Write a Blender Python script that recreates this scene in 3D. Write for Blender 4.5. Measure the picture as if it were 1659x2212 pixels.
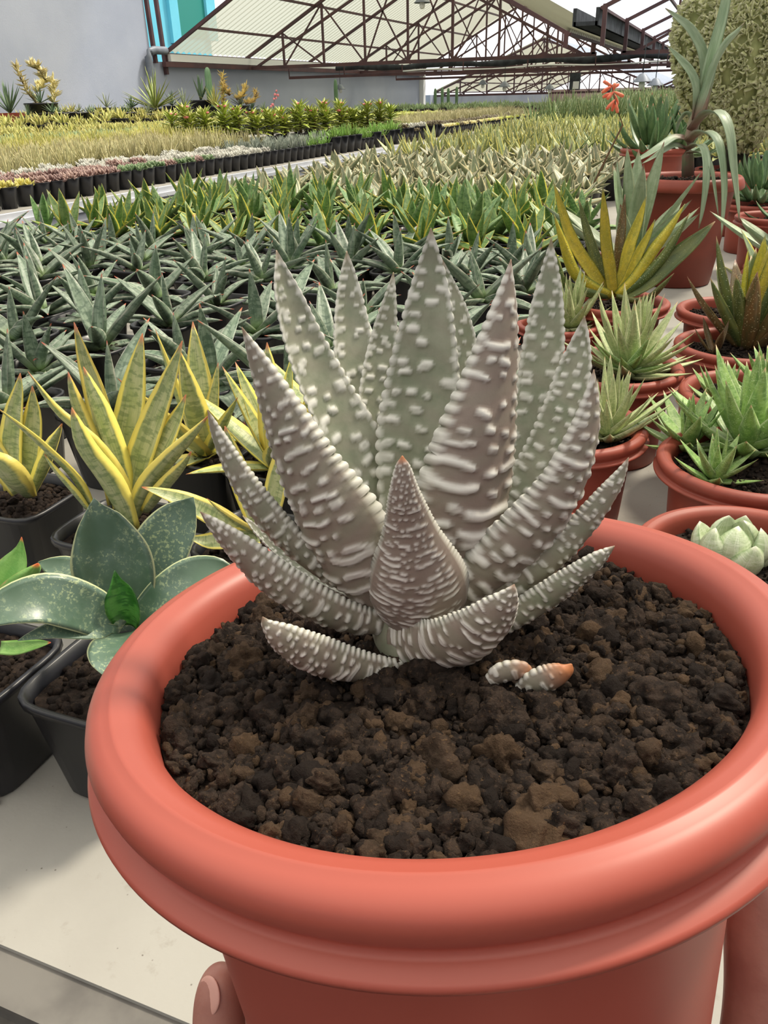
import bpy, math, random
import numpy as np

# ------------------------------------------------------------------ camera, sky, sun, exposure
for o in list(bpy.data.objects):
    bpy.data.objects.remove(o)
scene = bpy.context.scene
FPX, CX, CY = 1730.0, 829.5, 1106.0          # focal length and centre in pixels of the 1659 x 2212 frame
ZC, T = 1.20, 0.78                           # eye height, bench top height
CAM = np.array([0.0, 0.0, ZC])
YAW, PITCH, ROLL = [math.radians(a) for a in (21.8, 27.43, 1.5)]
FW = np.array([-math.sin(YAW) * math.cos(PITCH), math.cos(YAW) * math.cos(PITCH), -math.sin(PITCH)])
_r = np.array([math.cos(YAW), math.sin(YAW), 0.0]); _u = np.cross(_r, FW)
RT = _r * math.cos(ROLL) - _u * math.sin(ROLL)
UP = _u * math.cos(ROLL) + _r * math.sin(ROLL)
from mathutils import Matrix, Vector
cam_data = bpy.data.cameras.new("camera")
cam_data.sensor_fit = 'VERTICAL'; cam_data.sensor_height = 24.0
cam_data.lens = 24.0 * FPX / 2212.0
cam_data.clip_start = 0.01; cam_data.clip_end = 300
cam_obj = bpy.data.objects.new("camera", cam_data)
scene.collection.objects.link(cam_obj)
cam_obj.matrix_world = Matrix(((RT[0], UP[0], -FW[0], 0), (RT[1], UP[1], -FW[1], 0), (RT[2], UP[2], -FW[2], ZC), (0, 0, 0, 1)))
scene.camera = cam_obj

world = bpy.data.worlds.new("sky"); scene.world = world
world.use_nodes = True
bg = world.node_tree.nodes["Background"]
bg.inputs[0].default_value = (0.95, 0.96, 0.97, 1); bg.inputs[1].default_value = 1.35
sun_d = bpy.data.lights.new("sun", 'SUN'); sun_d.energy = 3.4; sun_d.angle = math.radians(9); sun_d.color = (1.0, 0.95, 0.86)
sun = bpy.data.objects.new("sun", sun_d); scene.collection.objects.link(sun)
sun.rotation_euler = (math.radians(-28), math.radians(22), 0)
scene.view_settings.view_transform = 'Standard'
scene.view_settings.look = 'None'
scene.view_settings.gamma = 1.0
scene.view_settings.use_curve_mapping = False
scene.view_settings.exposure = 0.38

# ------------------------------------------------------------------ helpers
rng = random.Random(7)
def ray(x, y): return FW + RT * (x - CX) / FPX - UP * (y - CY) / FPX
def onz(x, y, z):
    d = ray(x, y); return CAM + d * (z - ZC) / d[2]
GH = np.array([-math.sin(YAW), math.cos(YAW), 0.0])
def onv(x, y, base, d=0.0):
    """measured image point -> 3D on the upright plane through base, pushed back by d"""
    r = ray(x, y); k = (GH @ (np.asarray(base) - CAM) + d) / (GH @ r); return CAM + r * k
def depth(P): return float((np.asarray(P) - CAM) @ FW)
def proj(P):
    v = np.asarray(P) - CAM; z = v @ FW
    return CX + FPX * (v @ RT) / z, CY - FPX * (v @ UP) / z, z
def in_view(P, m=160):
    x, y, z = proj(P); return z > 0.05 and -m < x < 1659 + m and -m * 2 < y < 2212 + m
def lin(r, g, b):
    f = lambda c: (c / 255 / 12.92) if c / 255 <= 0.04045 else ((c / 255 + 0.055) / 1.055) ** 2.4
    return (f(r), f(g), f(b), 1.0)
def obj(name, data, parent=None, loc=(0, 0, 0), rot=(0, 0, 0), sc=(1, 1, 1), label=None, cat=None, group=None, kind=None):
    o = bpy.data.objects.new(name, data)
    scene.collection.objects.link(o)
    if parent is not None: o.parent = parent
    o.location = tuple(float(v) for v in loc); o.rotation_euler = tuple(float(v) for v in rot)
    o.scale = (sc, sc, sc) if isinstance(sc, (int, float)) else tuple(sc)
    for k, v in (("label", label), ("category", cat), ("group", group), ("kind", kind)):
        if v: o[k] = v
    return o
def mesh(name, V, Fc, mats, uv=None, mi=None, smooth=True, attr=None):
    m = bpy.data.meshes.new(name)
    V = np.asarray(V, dtype=float)
    m.from_pydata(V.tolist(), [], [tuple(int(i) for i in f) for f in Fc])
    for q in (mats if isinstance(mats, (list, tuple)) else [mats]): m.materials.append(q)
    if mi is not None: m.polygons.foreach_set("material_index", np.asarray(mi, dtype=np.int32))
    if smooth: m.polygons.foreach_set("use_smooth", np.ones(len(m.polygons), dtype=bool))
    if uv is not None:
        L = np.zeros(len(m.loops), dtype=np.int32); m.loops.foreach_get("vertex_index", L)
        ul = m.uv_layers.new(name="UVMap"); ul.data.foreach_set("uv", np.asarray(uv, dtype=np.float32)[L].ravel())
    if attr is not None:
        for k, a in attr.items():
            at = m.attributes.new(k, 'FLOAT', 'POINT'); at.data.foreach_set("value", np.asarray(a, dtype=np.float32))
    m.update()
    return m
class Geo:
    """collects pieces of one part"""
    def __init__(s): s.V = []; s.F = []; s.U = []; s.M = []; s.n = 0
    def add(s, V, F, U=None, mi=0):
        V = np.asarray(V, float)
        s.V.append(V); s.F += [tuple(i + s.n for i in f) for f in F]; s.M += [mi] * len(F)
        s.U.append(np.asarray(U, float) if U is not None else np.zeros((len(V), 2))); s.n += len(V); return s
    def box(s, a, b, mi=0):
        x0, y0, z0 = a; x1, y1, z1 = b
        V = [(x0, y0, z0), (x1, y0, z0), (x1, y1, z0), (x0, y1, z0), (x0, y0, z1), (x1, y0, z1), (x1, y1, z1), (x0, y1, z1)]
        return s.add(V, [(0, 3, 2, 1), (4, 5, 6, 7), (0, 1, 5, 4), (1, 2, 6, 5), (2, 3, 7, 6), (3, 0, 4, 7)], None, mi)
    def tube(s, pts, rad, k=8, mi=0, cap=True):
        pts = [np.asarray(p, float) for p in pts]; rads = rad if hasattr(rad, '__len__') else [rad] * len(pts)
        V = []; ref = np.array([0.0, 0, 1])
        for i, p in enumerate(pts):
            t = pts[min(i + 1, len(pts) - 1)] - pts[max(i - 1, 0)]; t /= np.linalg.norm(t) + 1e-12
            a = np.cross(t, ref)
            if np.linalg.norm(a) < 0.05: a = np.cross(t, np.array([1.0, 0, 0]))
            a /= np.linalg.norm(a); b = np.cross(t, a)
            for j in range(k):
                w = 2 * math.pi * j / k + math.pi / 4; V.append(p + rads[i] * (math.cos(w) * a + math.sin(w) * b))
        F = []
        for i in range(len(pts) - 1):
            for j in range(k):
                F.append((i * k + j, i * k + (j + 1) % k, (i + 1) * k + (j + 1) % k, (i + 1) * k + j))
        if cap: F += [tuple(range(k))[::-1], tuple((len(pts) - 1) * k + j for j in range(k))]
        return s.add(V, F, None, mi)
    def lathe(s, prof, k=48, mi=0, sq=None, capb=True):
        V = []; F = []
        for (r, z) in prof:
            for j in range(k):
                w = 2 * math.pi * j / k; c, d = math.cos(w), math.sin(w); q = r
                if sq: q = r / (abs(c) ** sq + abs(d) ** sq) ** (1 / sq)
                V.append((q * c, q * d, z))
        for i in range(len(prof) - 1):
            for j in range(k): F.append((i * k + j, i * k + (j + 1) % k, (i + 1) * k + (j + 1) % k, (i + 1) * k + j))
        if capb: F.append(tuple(range(k))[::-1])
        return s.add(V, F, None, mi)
    def moved(s, R=None, t=(0, 0, 0), sc=1.0):
        V = np.concatenate(s.V) * sc
        if R is not None: V = V @ np.asarray(R).T
        g = Geo(); g.V = [V + np.asarray(t, float)]; g.F = list(s.F); g.M = list(s.M); g.U = [np.concatenate(s.U)]; g.n = s.n; return g
    def merge(s, g, mi=None):
        s.V += g.V; s.U += g.U; s.F += [tuple(i + s.n for i in f) for f in g.F]; s.M += [m if mi is None else mi for m in g.M]; s.n += g.n; return s
    def mesh(s, name, mats, smooth=True):
        return mesh(name, np.concatenate(s.V), s.F, mats, np.concatenate(s.U), s.M, smooth)
def nth(n): return '%d%s' % (n, 'th' if 10 <= n % 100 <= 20 else {1: 'st', 2: 'nd', 3: 'rd'}.get(n % 10, 'th'))
def rotz(a): c, d = math.cos(a), math.sin(a); return np.array([[c, -d, 0], [d, c, 0], [0, 0, 1.0]])
def roty(a): c, d = math.cos(a), math.sin(a); return np.array([[c, 0, d], [0, 1, 0], [-d, 0, c]])

def spline(P, n):
    """Catmull-Rom through the control points, n+1 samples even in arc length"""
    P = np.asarray(P, float)
    if len(P) == 2: P = np.array([P[0], (P[0] + P[1]) / 2, P[1]])
    Q = np.vstack([2 * P[0] - P[1], P, 2 * P[-1] - P[-2]]); out = []
    for i in range(1, len(Q) - 2):
        for t in np.linspace(0, 1, 24, endpoint=False):
            a, b, c, d = Q[i - 1], Q[i], Q[i + 1], Q[i + 2]
            out.append(0.5 * (2 * b + (c - a) * t + (2 * a - 5 * b + 4 * c - d) * t * t + (3 * b - a - 3 * c + d) * t ** 3))
    out.append(P[-1]); out = np.array(out)
    s = np.concatenate([[0], np.cumsum(np.linalg.norm(np.diff(out[:, :3], axis=0), axis=1))])
    q = np.linspace(0, s[-1], n + 1)
    return np.stack([np.interp(q, s, out[:, k]) for k in range(P.shape[1])], 1), q
def blade(P, W, N, nseg=8, m=4, th=0.22, chan=0.12, point=0.0):
    """a fleshy leaf swept along control points P with full widths W; N hints at its upper face"""
    PW = np.column_stack([np.asarray(P, float), np.asarray(W, float)])
    S, q = spline(PW, nseg)
    C3, w = S[:, :3], np.maximum(S[:, 3], 1e-5)
    t = np.gradient(C3, axis=0); t /= np.linalg.norm(t, axis=1)[:, None] + 1e-12
    N = np.asarray(N, float); N = np.broadcast_to(N, C3.shape)
    nn = N - t * (N * t).sum(1)[:, None]; nn /= np.linalg.norm(nn, axis=1)[:, None] + 1e-12
    sd = np.cross(t, nn)
    top = np.linspace(-1, 1, m + 1); bot = np.linspace(1, -1, m + 1)[1:-1]
    k = len(top) + len(bot); V = []; U = []
    ts = np.concatenate([top, bot]); face = np.concatenate([np.zeros(len(top)), np.ones(len(bot))])
    off = chan * ts ** 2 - face * th * np.sqrt(np.maximum(0, 1 - ts ** 2)) * 1.0
    V = C3[:, None, :] + (ts[None, :, None] * w[:, None, None] / 2) * sd[:, None, :] + (off[None, :, None] * w[:, None, None]) * nn[:, None, :]
    uu = np.broadcast_to((ts + 1) / 2, (nseg + 1, k)); vv = np.broadcast_to((q / q[-1])[:, None], (nseg + 1, k))
    F = []
    for i in range(nseg):
        for j in range(k): F.append((i * k + j, (i + 1) * k + j, (i + 1) * k + (j + 1) % k, i * k + (j + 1) % k))
    F.append(tuple(range(k))); F.append(tuple(nseg * k + j for j in range(k))[::-1])
    return V.reshape(-1, 3), F, np.stack([uu, vv], -1).reshape(-1, 2), (ts, face, w, q, nn, sd, t)
def arc_leaf(L, W, e0, e1, nseg=7, m=4, th=0.22, chan=0.14, prof=None, wave=0.0):
    """leaf in the XZ plane leaving the origin at elevation e0 and ending at e1 (degrees)"""
    K = 7; pts = [np.zeros(3)]
    for i in range(1, K):
        a = math.radians(e0 + (e1 - e0) * (i - 0.5) / (K - 1)); pts.append(pts[-1] + L / (K - 1) * np.array([math.cos(a), 0, math.sin(a)]))
    prof = prof or [0.75, 0.95, 1.0, 0.9, 0.68, 0.38, 0.02]
    pts = np.array(pts); pts[:, 1] += wave * L * np.sin(np.linspace(0, 3, K))
    am = math.radians((e0 + e1) / 2)
    V, F, U, _ = blade(pts, [W * p for p in prof], (-math.sin(am), 0, math.cos(am)), nseg, m, th, chan)
    return V, F, U

# ------------------------------------------------------------------ materials
class NB:
    def __init__(s, name):
        s.mat = bpy.data.materials.new(name); s.mat.use_nodes = True; s.t = s.mat.node_tree
        s.b = s.t.nodes["Principled BSDF"]; s.out = s.t.nodes["Material Output"]
    def n(s, ty, **kw):
        x = s.t.nodes.new(ty)
        for k, v in kw.items():
            if k.startswith("i_"):
                key = k[2:]; key = int(key) if key.isdigit() else key
                s.set(x, key, v)
            else: setattr(x, k, v)
        return x
    def set(s, node, key, v):
        if isinstance(v, bpy.types.NodeSocket): s.t.links.new(v, node.inputs[key])
        else: node.inputs[key].default_value = v
    def math(s, op, a, b=0.0, c=None, clamp=False):
        x = s.n("ShaderNodeMath", operation=op, use_clamp=clamp); s.set(x, 0, a); s.set(x, 1, b)
        if c is not None: s.set(x, 2, c)
        return x.outputs[0]
    def mix(s, f, a, b):
        x = s.n("ShaderNodeMix", data_type='RGBA'); s.set(x, 0, f); s.set(x, 6, a); s.set(x, 7, b); return x.outputs[2]
    def step(s, v, a, b):
        x = s.n("ShaderNodeMapRange", interpolation_type='SMOOTHSTEP'); s.set(x, 0, v); s.set(x, 1, a); s.set(x, 2, b); return x.outputs[0]
    def noise(s, scale, vec=None, detail=4.0, rough=0.55):
        x = s.n("ShaderNodeTexNoise"); x.inputs["Scale"].default_value = scale; x.inputs["Detail"].default_value = detail; x.inputs["Roughness"].default_value = rough
        if vec is not None: s.t.links.new(vec, x.inputs["Vector"])
        return x.outputs[0]
    def gen(s, kind="Object"): return s.n("ShaderNodeTexCoord").outputs[kind]
    def bump(s, h, strength=0.3, dist=0.002):
        x = s.n("ShaderNodeBump"); s.set(x, "Strength", strength); s.set(x, "Distance", dist); s.set(x, "Height", h)
        s.t.links.new(x.outputs[0], s.b.inputs["Normal"])
    def fin(s, col, rough=0.5, spec=0.4, metal=0.0):
        s.set(s.b, "Base Color", col); s.set(s.b, "Roughness", rough); s.set(s.b, "Specular IOR Level", spec); s.set(s.b, "Metallic", metal); return s.mat

def leaf_mat(name, base, base2, margin=None, mw=0.22, band=None, bamt=0.5, tip=None, rough=0.42, spots=None, sx=7, sy=26, streak=0.0, bscale=26, spotsz=0.33, vary=0.35, basecol=None, bumpy=0.25):
    m = NB(name)
    uv = m.n("ShaderNodeUVMap").outputs[0]; sp = m.n("ShaderNodeSeparateXYZ", i_0=uv); u, v = sp.outputs[0], sp.outputs[1]
    rnd = m.n("ShaderNodeObjectInfo").outputs["Random"]; z = m.math('MULTIPLY', rnd, 37.0)
    def vec(a, b): return m.n("ShaderNodeCombineXYZ", i_0=m.math('MULTIPLY', u, a), i_1=m.math('MULTIPLY', v, b), i_2=z).outputs[0]
    e = m.math('ABSOLUTE', m.math('MULTIPLY_ADD', u, 2.0, -1.0))
    c = m.mix(m.step(m.noise(1.0, vec(3, 5)), 0.35, 0.65), base, base2)
    if streak: c = m.mix(m.math('MULTIPLY', m.step(m.noise(1.0, vec(16, 1.5)), 0.5, 0.62), streak), c, base2 if not band else band)
    if band: c = m.mix(m.math('MULTIPLY', m.step(m.noise(1.0, vec(2.2, bscale), 2.0), 0.5, 0.6), bamt), c, band)
    h = m.noise(1.0, vec(8, 40))
    if spots:
        vo = m.n("ShaderNodeTexVoronoi"); vo.inputs["Scale"].default_value = 1.0; vo.inputs["Randomness"].default_value = 0.8
        m.t.links.new(vec(sx, sy), vo.inputs["Vector"]); dd = m.math('SUBTRACT', 1.0, m.step(vo.outputs["Distance"], spotsz * 0.6, spotsz))
        c = m.mix(dd, c, spots); h = dd
    if margin: c = m.mix(m.step(m.math('ADD', e, m.math('MULTIPLY_ADD', m.noise(1.0, vec(2, 6)), 0.3, -0.15)), 1 - mw, 1 - mw + 0.14), c, margin)
    if basecol: c = m.mix(m.math('SUBTRACT', 1.0, m.step(v, 0.02, 0.28)), c, basecol)
    if tip: c = m.mix(m.step(v, 0.92, 0.985), c, tip)
    hs = m.n("ShaderNodeHueSaturation", i_Color=c); m.set(hs, "Value", m.math('MULTIPLY_ADD', rnd, vary, 1 - vary / 2)); m.set(hs, "Hue", m.math('MULTIPLY_ADD', z, 0.0004, 0.4926))
    m.bump(h, bumpy, 0.0012)
    return m.fin(hs.outputs[0], rough, 0.45)
def plain(name, col, rough=0.5, spec=0.4, metal=0.0, col2=None, scale=12.0, bump=0.0, bdist=0.002, detail=5.0):
    m = NB(name); co = m.gen(); c = col; nz = None
    if col2 or bump: nz = m.noise(scale, co, detail)
    if col2: c = m.mix(m.step(nz, 0.35, 0.65), col, col2)
    if bump: m.bump(nz, bump, bdist)
    return m.fin(c, rough, spec, metal)

M = {}
M['terra'] = plain('terracotta_plastic', lin(166, 80, 66), 0.42, 0.45, 0, lin(158, 74, 60), 9, 0.05, 0.0006)
M['terra_old_shaded'] = plain('worn_shaded_terracotta', lin(148, 70, 55), 0.5, 0.35, 0, lin(132, 63, 50), 14, 0.08, 0.001)  # worn, and darkened further: shade on the big pot put into the colour
M['black'] = plain('black_plastic', lin(24, 24, 28), 0.36, 0.5, 0, lin(34, 34, 40), 7, 0.06, 0.001)
def soil_mat(name, a, b, c, sc=90):
    m = NB(name); co = m.gen(); ri = m.n('ShaderNodeNewGeometry').outputs['Random Per Island']; n1 = m.noise(sc, co, 6, 0.65); n2 = m.noise(sc * 3.2, co, 5, 0.7)
    col = m.mix(m.step(n1, 0.38, 0.62), a, b); col = m.mix(m.step(n2, 0.56, 0.7), col, c); col = m.mix(m.math('MULTIPLY', m.step(ri, 0.7, 1.0), 0.5), col, c); col = m.mix(m.step(m.math('SUBTRACT', 1.0, ri), 0.6, 1.0), col, a)
    m.bump(m.math('ADD', n1, n2), 0.8, 0.0016); return m.fin(col, 0.95, 0.12)
M['soil'] = soil_mat('dark_potting_grit', lin(37, 31, 28), lin(64, 53, 46), lin(98, 77, 57), 360)
M['soil_far'] = soil_mat('dark_soil', lin(32, 27, 25), lin(52, 43, 38), lin(72, 58, 46), 160)
# ------------------------------------------------------------------ the setting
def onx(x, y, X): r = ray(x, y); return CAM + r * X / r[0]
def ony(x, y, Y): r = ray(x, y); return CAM + r * Y / r[1]
XW = -11.0
M['steel'] = plain('red_brown_painted_steel', lin(92, 62, 62), 0.55, 0.4, 0, lin(74, 52, 56), 3)
M['dark'] = plain('dark_netting', lin(52, 54, 58), 0.8, 0.2, 0, lin(70, 74, 78), 6, 0.4, 0.02)
M['alu'] = plain('white_aluminium', lin(214, 216, 222), 0.45, 0.4, 0, lin(196, 200, 208), 3)
M['white'] = plain('white_plastic', lin(232, 232, 228), 0.45)
M['galv'] = plain('galvanised_pipe', lin(120, 126, 134), 0.5, 0.5, 0.0, lin(100, 106, 114), 4)
def wall_mat():
    m = NB('grey_painted_plaster'); co = m.gen(); a = m.noise(0.6, co, 5); b = m.noise(40, co, 4)
    c = m.mix(m.step(a, 0.3, 0.7), lin(160, 166, 181), lin(172, 177, 190)); m.bump(b, 0.25, 0.01); return m.fin(c, 0.85, 0.2)
M['wall'] = wall_mat()
def table_mat():
    m = NB('white_fibre_cement'); co = m.gen(); a = m.noise(5, co, 6); b = m.noise(45, co, 5, .65); d = m.noise(230, co, 3)
    c = m.mix(m.step(a, 0.3, 0.7), lin(164, 161, 154), lin(150, 146, 139)); c = m.mix(m.math('MULTIPLY', m.step(b, 0.6, 0.75), 0.45), c, lin(128, 121, 110))
    vo = m.n("ShaderNodeTexVoronoi"); vo.inputs["Scale"].default_value = 110; m.t.links.new(co, vo.inputs["Vector"])
    c = m.mix(m.math('SUBTRACT', 1.0, m.step(m.math('ADD', vo.outputs["Distance"], m.math('MULTIPLY', d, 0.25)), 0.13, 0.2)), c, lin(104, 98, 92)); m.bump(d, 0.15, 0.001)
    return m.fin(c, 0.8, 0.25)
M['table'] = table_mat()
M['floor'] = plain('dark_concrete', lin(66, 62, 60), 0.9, 0.2, 0, lin(46, 43, 42), 2, 0.3, 0.01)
M['cyan'] = plain('turquoise_plaster', lin(120, 205, 222), 0.8, 0.2, 0, lin(108, 196, 214), 1)
M['teal'] = plain('teal_shutter', lin(36, 134, 120), 0.6)
M['wood'] = plain('brown_wood', lin(120, 92, 74), 0.7)
def panel_mat(name='translucent_corrugated_sheet', k=1.0):
    m = NB(name); t = m.t
    tr = m.n("ShaderNodeBsdfTransparent"); tr.inputs[0].default_value = (0.60 * k, 0.59 * k, 0.50 * k, 1)
    tl = m.n("ShaderNodeBsdfTranslucent"); tl.inputs[0].default_value = (0.52 * k, 0.51 * k, 0.41 * k, 1)
    mx = m.n("ShaderNodeMixShader"); mx.inputs[0].default_value = 0.62
    t.links.new(tr.outputs[0], mx.inputs[1]); t.links.new(tl.outputs[0], mx.inputs[2]); t.links.new(mx.outputs[0], m.out.inputs[0]); return m.mat
M['panel'] = panel_mat(); M['panel_shade'] = panel_mat('corrugated_sheet_shaded', 0.78)  # second one is a dimmed copy: rib shading put into the sheet colour
def clear_mat(name='clear_film', ct=(0.95, 0.97, 1.0, 1), cl=(0.9, 0.93, 0.97, 1)):
    m = NB(name); t = m.t
    tr = m.n("ShaderNodeBsdfTransparent"); tr.inputs[0].default_value = ct
    tl = m.n("ShaderNodeBsdfTranslucent"); tl.inputs[0].default_value = cl
    mx = m.n("ShaderNodeMixShader"); mx.inputs[0].default_value = 0.15
    t.links.new(tr.outputs[0], mx.inputs[1]); t.links.new(tl.outputs[0], mx.inputs[2]); t.links.new(mx.outputs[0], m.out.inputs[0]); return m.mat
M['clear'] = clear_mat()
M['high'] = clear_mat('warm_clear_sheet', (0.97, 0.93, 0.84, 1), (0.92, 0.88, 0.78, 1))

def struct(name, g, mat, label, smooth=False, parent=None):
    return obj(name, g.mesh(name, mat, smooth), parent, label=None if parent else label, kind=None if parent else "structure")
struct('floor', Geo().box((-26, -8, -0.1), (12, 75, 0)), M['floor'], 'dark concrete greenhouse floor under the benches')
YT = 15.55
struct('wall_left', Geo().box((XW - 0.25, -6, 0), (XW, YT, 6.2)).box((XW - 0.25, YT, 0), (XW, 32.2, 1.93)), M['wall'], 'grey plastered wall behind the left bench')
struct('wall_back_blocker', Geo().box((XW, -6.2, 0), (6.3, -6, 6.2)), M['wall'], 'unseen grey wall added behind the viewer to cut frontal light')  # out of view, added to keep frontal light off the held pot
struct('wall_right_blocker', Geo().box((6.0, -6, 0), (6.25, 15.5, 6.2)).box((6.0, 15.5, 0), (6.25, 60, 1.1)), M['wall'], 'grey wall on the right side, its near stretch raised to block light')  # unseen near stretch made tall to block side light, low beyond
struct('wall_far', Geo().box((XW, 58, 0), (6.0, 58.2, 1.32)), plain('pinkish_wall', lin(176, 150, 146), 0.8), 'low pinkish wall at the far end of the greenhouse')
struct('wall_far_left', Geo().box((XW - 0.2, 33.5, 0), (XW, 58, 1.2)), M['wall'], 'low grey wall of the farther glasshouse')
struct('trim_1', Geo().box((XW - 0.02, 32.2, 0), (XW + 0.16, 32.45, 1.95)), M['white'], 'white corner post at the end of the grey wall')

# roofs: corrugated sheets, purlins and trusses
def sheet(name, parent, mat, a, b, y0, y1, pitch=0.2, amp=0.03):
    """corrugated sheet from the line x,z = a to x,z = b between y0 and y1, ribs run down the slope"""
    n = max(2, int((y1 - y0) / pitch)) * 2; V = []; F = []
    for i in range(n + 1):
        y = y0 + (y1 - y0) * i / n; dz = amp if i % 2 else -amp
        V += [(a[0], y, a[1] + dz), (b[0], y, b[1] + dz)]
    for i in range(n): F.append((2 * i, 2 * i + 2, 2 * i + 3, 2 * i + 1))
    return obj(name, mesh(name, V, F, [mat, M['panel_shade'] if mat == M['panel'] else mat], mi=[i % 2 for i in range(n)], smooth=False), parent)
def bar(name, parent, p, q, w=0.05, mat='steel'): return obj(name, Geo().tube([p, q], w * 0.72, 4).mesh(name, M[mat], False), parent)
roof = obj('ceiling', None, label='translucent corrugated gable roofs on steel trusses', kind='structure')
XV, XE = -2.5, 6.0
ZE, ZR = 2.12, 4.25
YS = [16.0, 19.35, 22.8, 26.1, 29.3, 32.6]
YF = [34.0, 38.0, 42.0, 46.0, 50.0, 54.0, 58.0]
def gable(x0, x1, ys, ze, zr, zc, main, mats):
    xm = (x0 + x1) / 2
    for i in range(len(ys) - 1):
        for (xa, xb), mt in zip(((x0, xm), (x1, xm)), mats):
            za, zb = ze, zr
            sheet('roof_panel', roof, M[mt], (xa, za), (xb, zb), ys[i], ys[i + 1])
    for fr in (0.0, 0.2, 0.46, 0.72, 0.97):
        for s in (0, 1):
            x = x0 + (xm - x0) * fr if s == 0 else x1 + (xm - x1) * fr; z = ze + (zr - ze) * fr - 0.05
            bar('purlin', roof, (x, ys[0], z), (x, ys[-1], z), 0.045)
    for k, y in enumerate(ys):
        t = obj('roof_truss', None, loc=(xm, y, 0), label='%s red-brown steel roof truss' % ('double-chord' if k in main else 'single-rafter'), kind='structure')
        P = lambda x, z: (x - xm, 0.0, z)
        for xa in (x0, x1):
            bar('rafter', t, P(xa, ze - 0.06), P(xm, zr - 0.06), 0.06)
            if k in main: bar('lower_rafter', t, P(xa + (0.25 if xa < xm else -0.25), zc), P(xm, zr - 0.5), 0.05)
            bar('eave_post', t, P(xa + (0.06 if xa < xm else -0.06), zc), P(xa + (0.06 if xa < xm else -0.06), ze), 0.07)
        if k not in main: continue
        bar('chord', t, P(x0, zc), P(x1, zc), 0.07)
        nw = 8
        for i in range(1, nw):
            x = x0 + (x1 - x0) * i / nw; zt = ze + (zr - ze) * (1 - abs(x - xm) / (xm - x0)) - 0.1
            bar('vertical', t, P(x, zc), P(x, zt), 0.045)
            xn = x0 + (x1 - x0) * (i + (1 if x < xm else -1)) / nw; zn = ze + (zr - ze) * (1 - abs(xn - xm) / (xm - x0)) - 0.1
            if abs(x - xm) > 0.1:
                bar('brace', t, P(x, zt), P(xn, zc), 0.03)
                if i % 2: bar('brace', t, P(x, zc), P(xn, zn), 0.03)
gable(XW, XV - 0.25, YS, ZE, ZR, 1.87, (1, 3, 5), ('panel', 'panel'))
gable(XV + 0.25, XE, YS, ZE + 0.36, ZR, 1.87, (1, 3, 5), ('clear', 'panel'))
gable(XW, XV, YF, 1.32, 3.0, 1.16, (0, 3), ('panel', 'clear'))
gable(XV, XE, YF, 1.32, 3.0, 1.16, (0, 3), ('clear', 'panel'))
for i in range(6):                                # the taller bay over the viewer
    sheet('roof_panel', roof, M['high'], (XW - 0.2, 5.9), (6.2, 5.9), -6 + 3.6 * i, -6 + 3.6 * (i + 1))
    bar('purlin', roof, (XW, -6 + 3.6 * i, 5.8), (6.2, -6 + 3.6 * i, 5.8), 0.09)
bar('gutter', roof, (XW + 0.1, 16, 2.0), (XW + 0.1, 32.3, 2.0), 0.13, 'white')
bar('eave_beam', roof, (XW + 0.12, 15.8, 1.88), (XW + 0.12, 32.3, 1.88), 0.09)
vg = Geo(); vg.box((XV - 0.2, 16.0, 2.18), (XV + 0.2, 33, 2.24)); vg.box((XV - 0.22, 16.0, 2.18), (XV - 0.16, 33, 2.44)); vg.box((XV + 0.16, 16.0, 2.18), (XV + 0.22, 33, 2.44))
obj('valley_gutter', vg.mesh('valley_gutter', M['dark'], False), roof)
# hanging shade rails across the bays with their hangers
for y, xa, xb, z in ((20.4, -10.4, 5.5, 1.66), (27.0, -10.0, 5.5, 1.66)):
    t = obj('shade_rail', None, loc=(0, y, 0), label='dark steel shade rail hanging across the bay on thin rods', kind='structure')
    bar('rail', t, (xa, 0, z), (xb, 0, z), 0.06)
    x = xa
    while x < xb: bar('hanger', t, (x, 0, z), (x, 0, z + 0.2), 0.022); x += 1.5
g = Geo(); pts = [(-9.2 + 0.6 * i, 20.6, 1.83 + 0.03 * math.sin(i * 1.7)) for i in range(21)]
g.tube(pts, [0.05 + 0.03 * math.sin(i * 2.1) ** 2 for i in range(21)], 8)
obj('shade_net', g.mesh('shade_net', M['dark']), None, label='rolled black shade net lying along the roof chord', cat='net')
g = Geo(); g.tube([(-8.5 + 0.5 * i, 23.4, 1.79 + 0.025 * math.sin(i)) for i in range(16)], 0.018, 6)
obj('pipe', g.mesh('pipe', M['white']), None, label='thin pale pipe sagging below the roof chords', cat='pipe')
# down pipe at the wall corner
g = Geo(); g.tube([(XW + 0.12, 15.3, 0), (XW + 0.12, 15.3, 2.0), (XW + 0.13, 15.36, 2.08), (XW + 0.13, 15.5, 2.12), (XW + 0.13, 15.9, 2.12)], 0.075, 12)
dp = obj('downpipe', g.mesh('downpipe', M['galv']), None, label='grey downpipe with an elbow at the corner of the tall wall', cat='pipe')
g = Geo(); g.tube([(XW + 0.05, 15.62, 1.9), (XW - 0.05, 15.62, 6.2)], 0.05, 4); g.tube([(XW + 0.05, 15.95, 1.7), (XW - 0.05, 15.95, 6.2)], 0.05, 4)
obj('trim_2', g.mesh('trim_2', M['steel'], False), None, label='pair of dark steel posts at the end of the tall grey wall', kind='structure')
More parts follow.
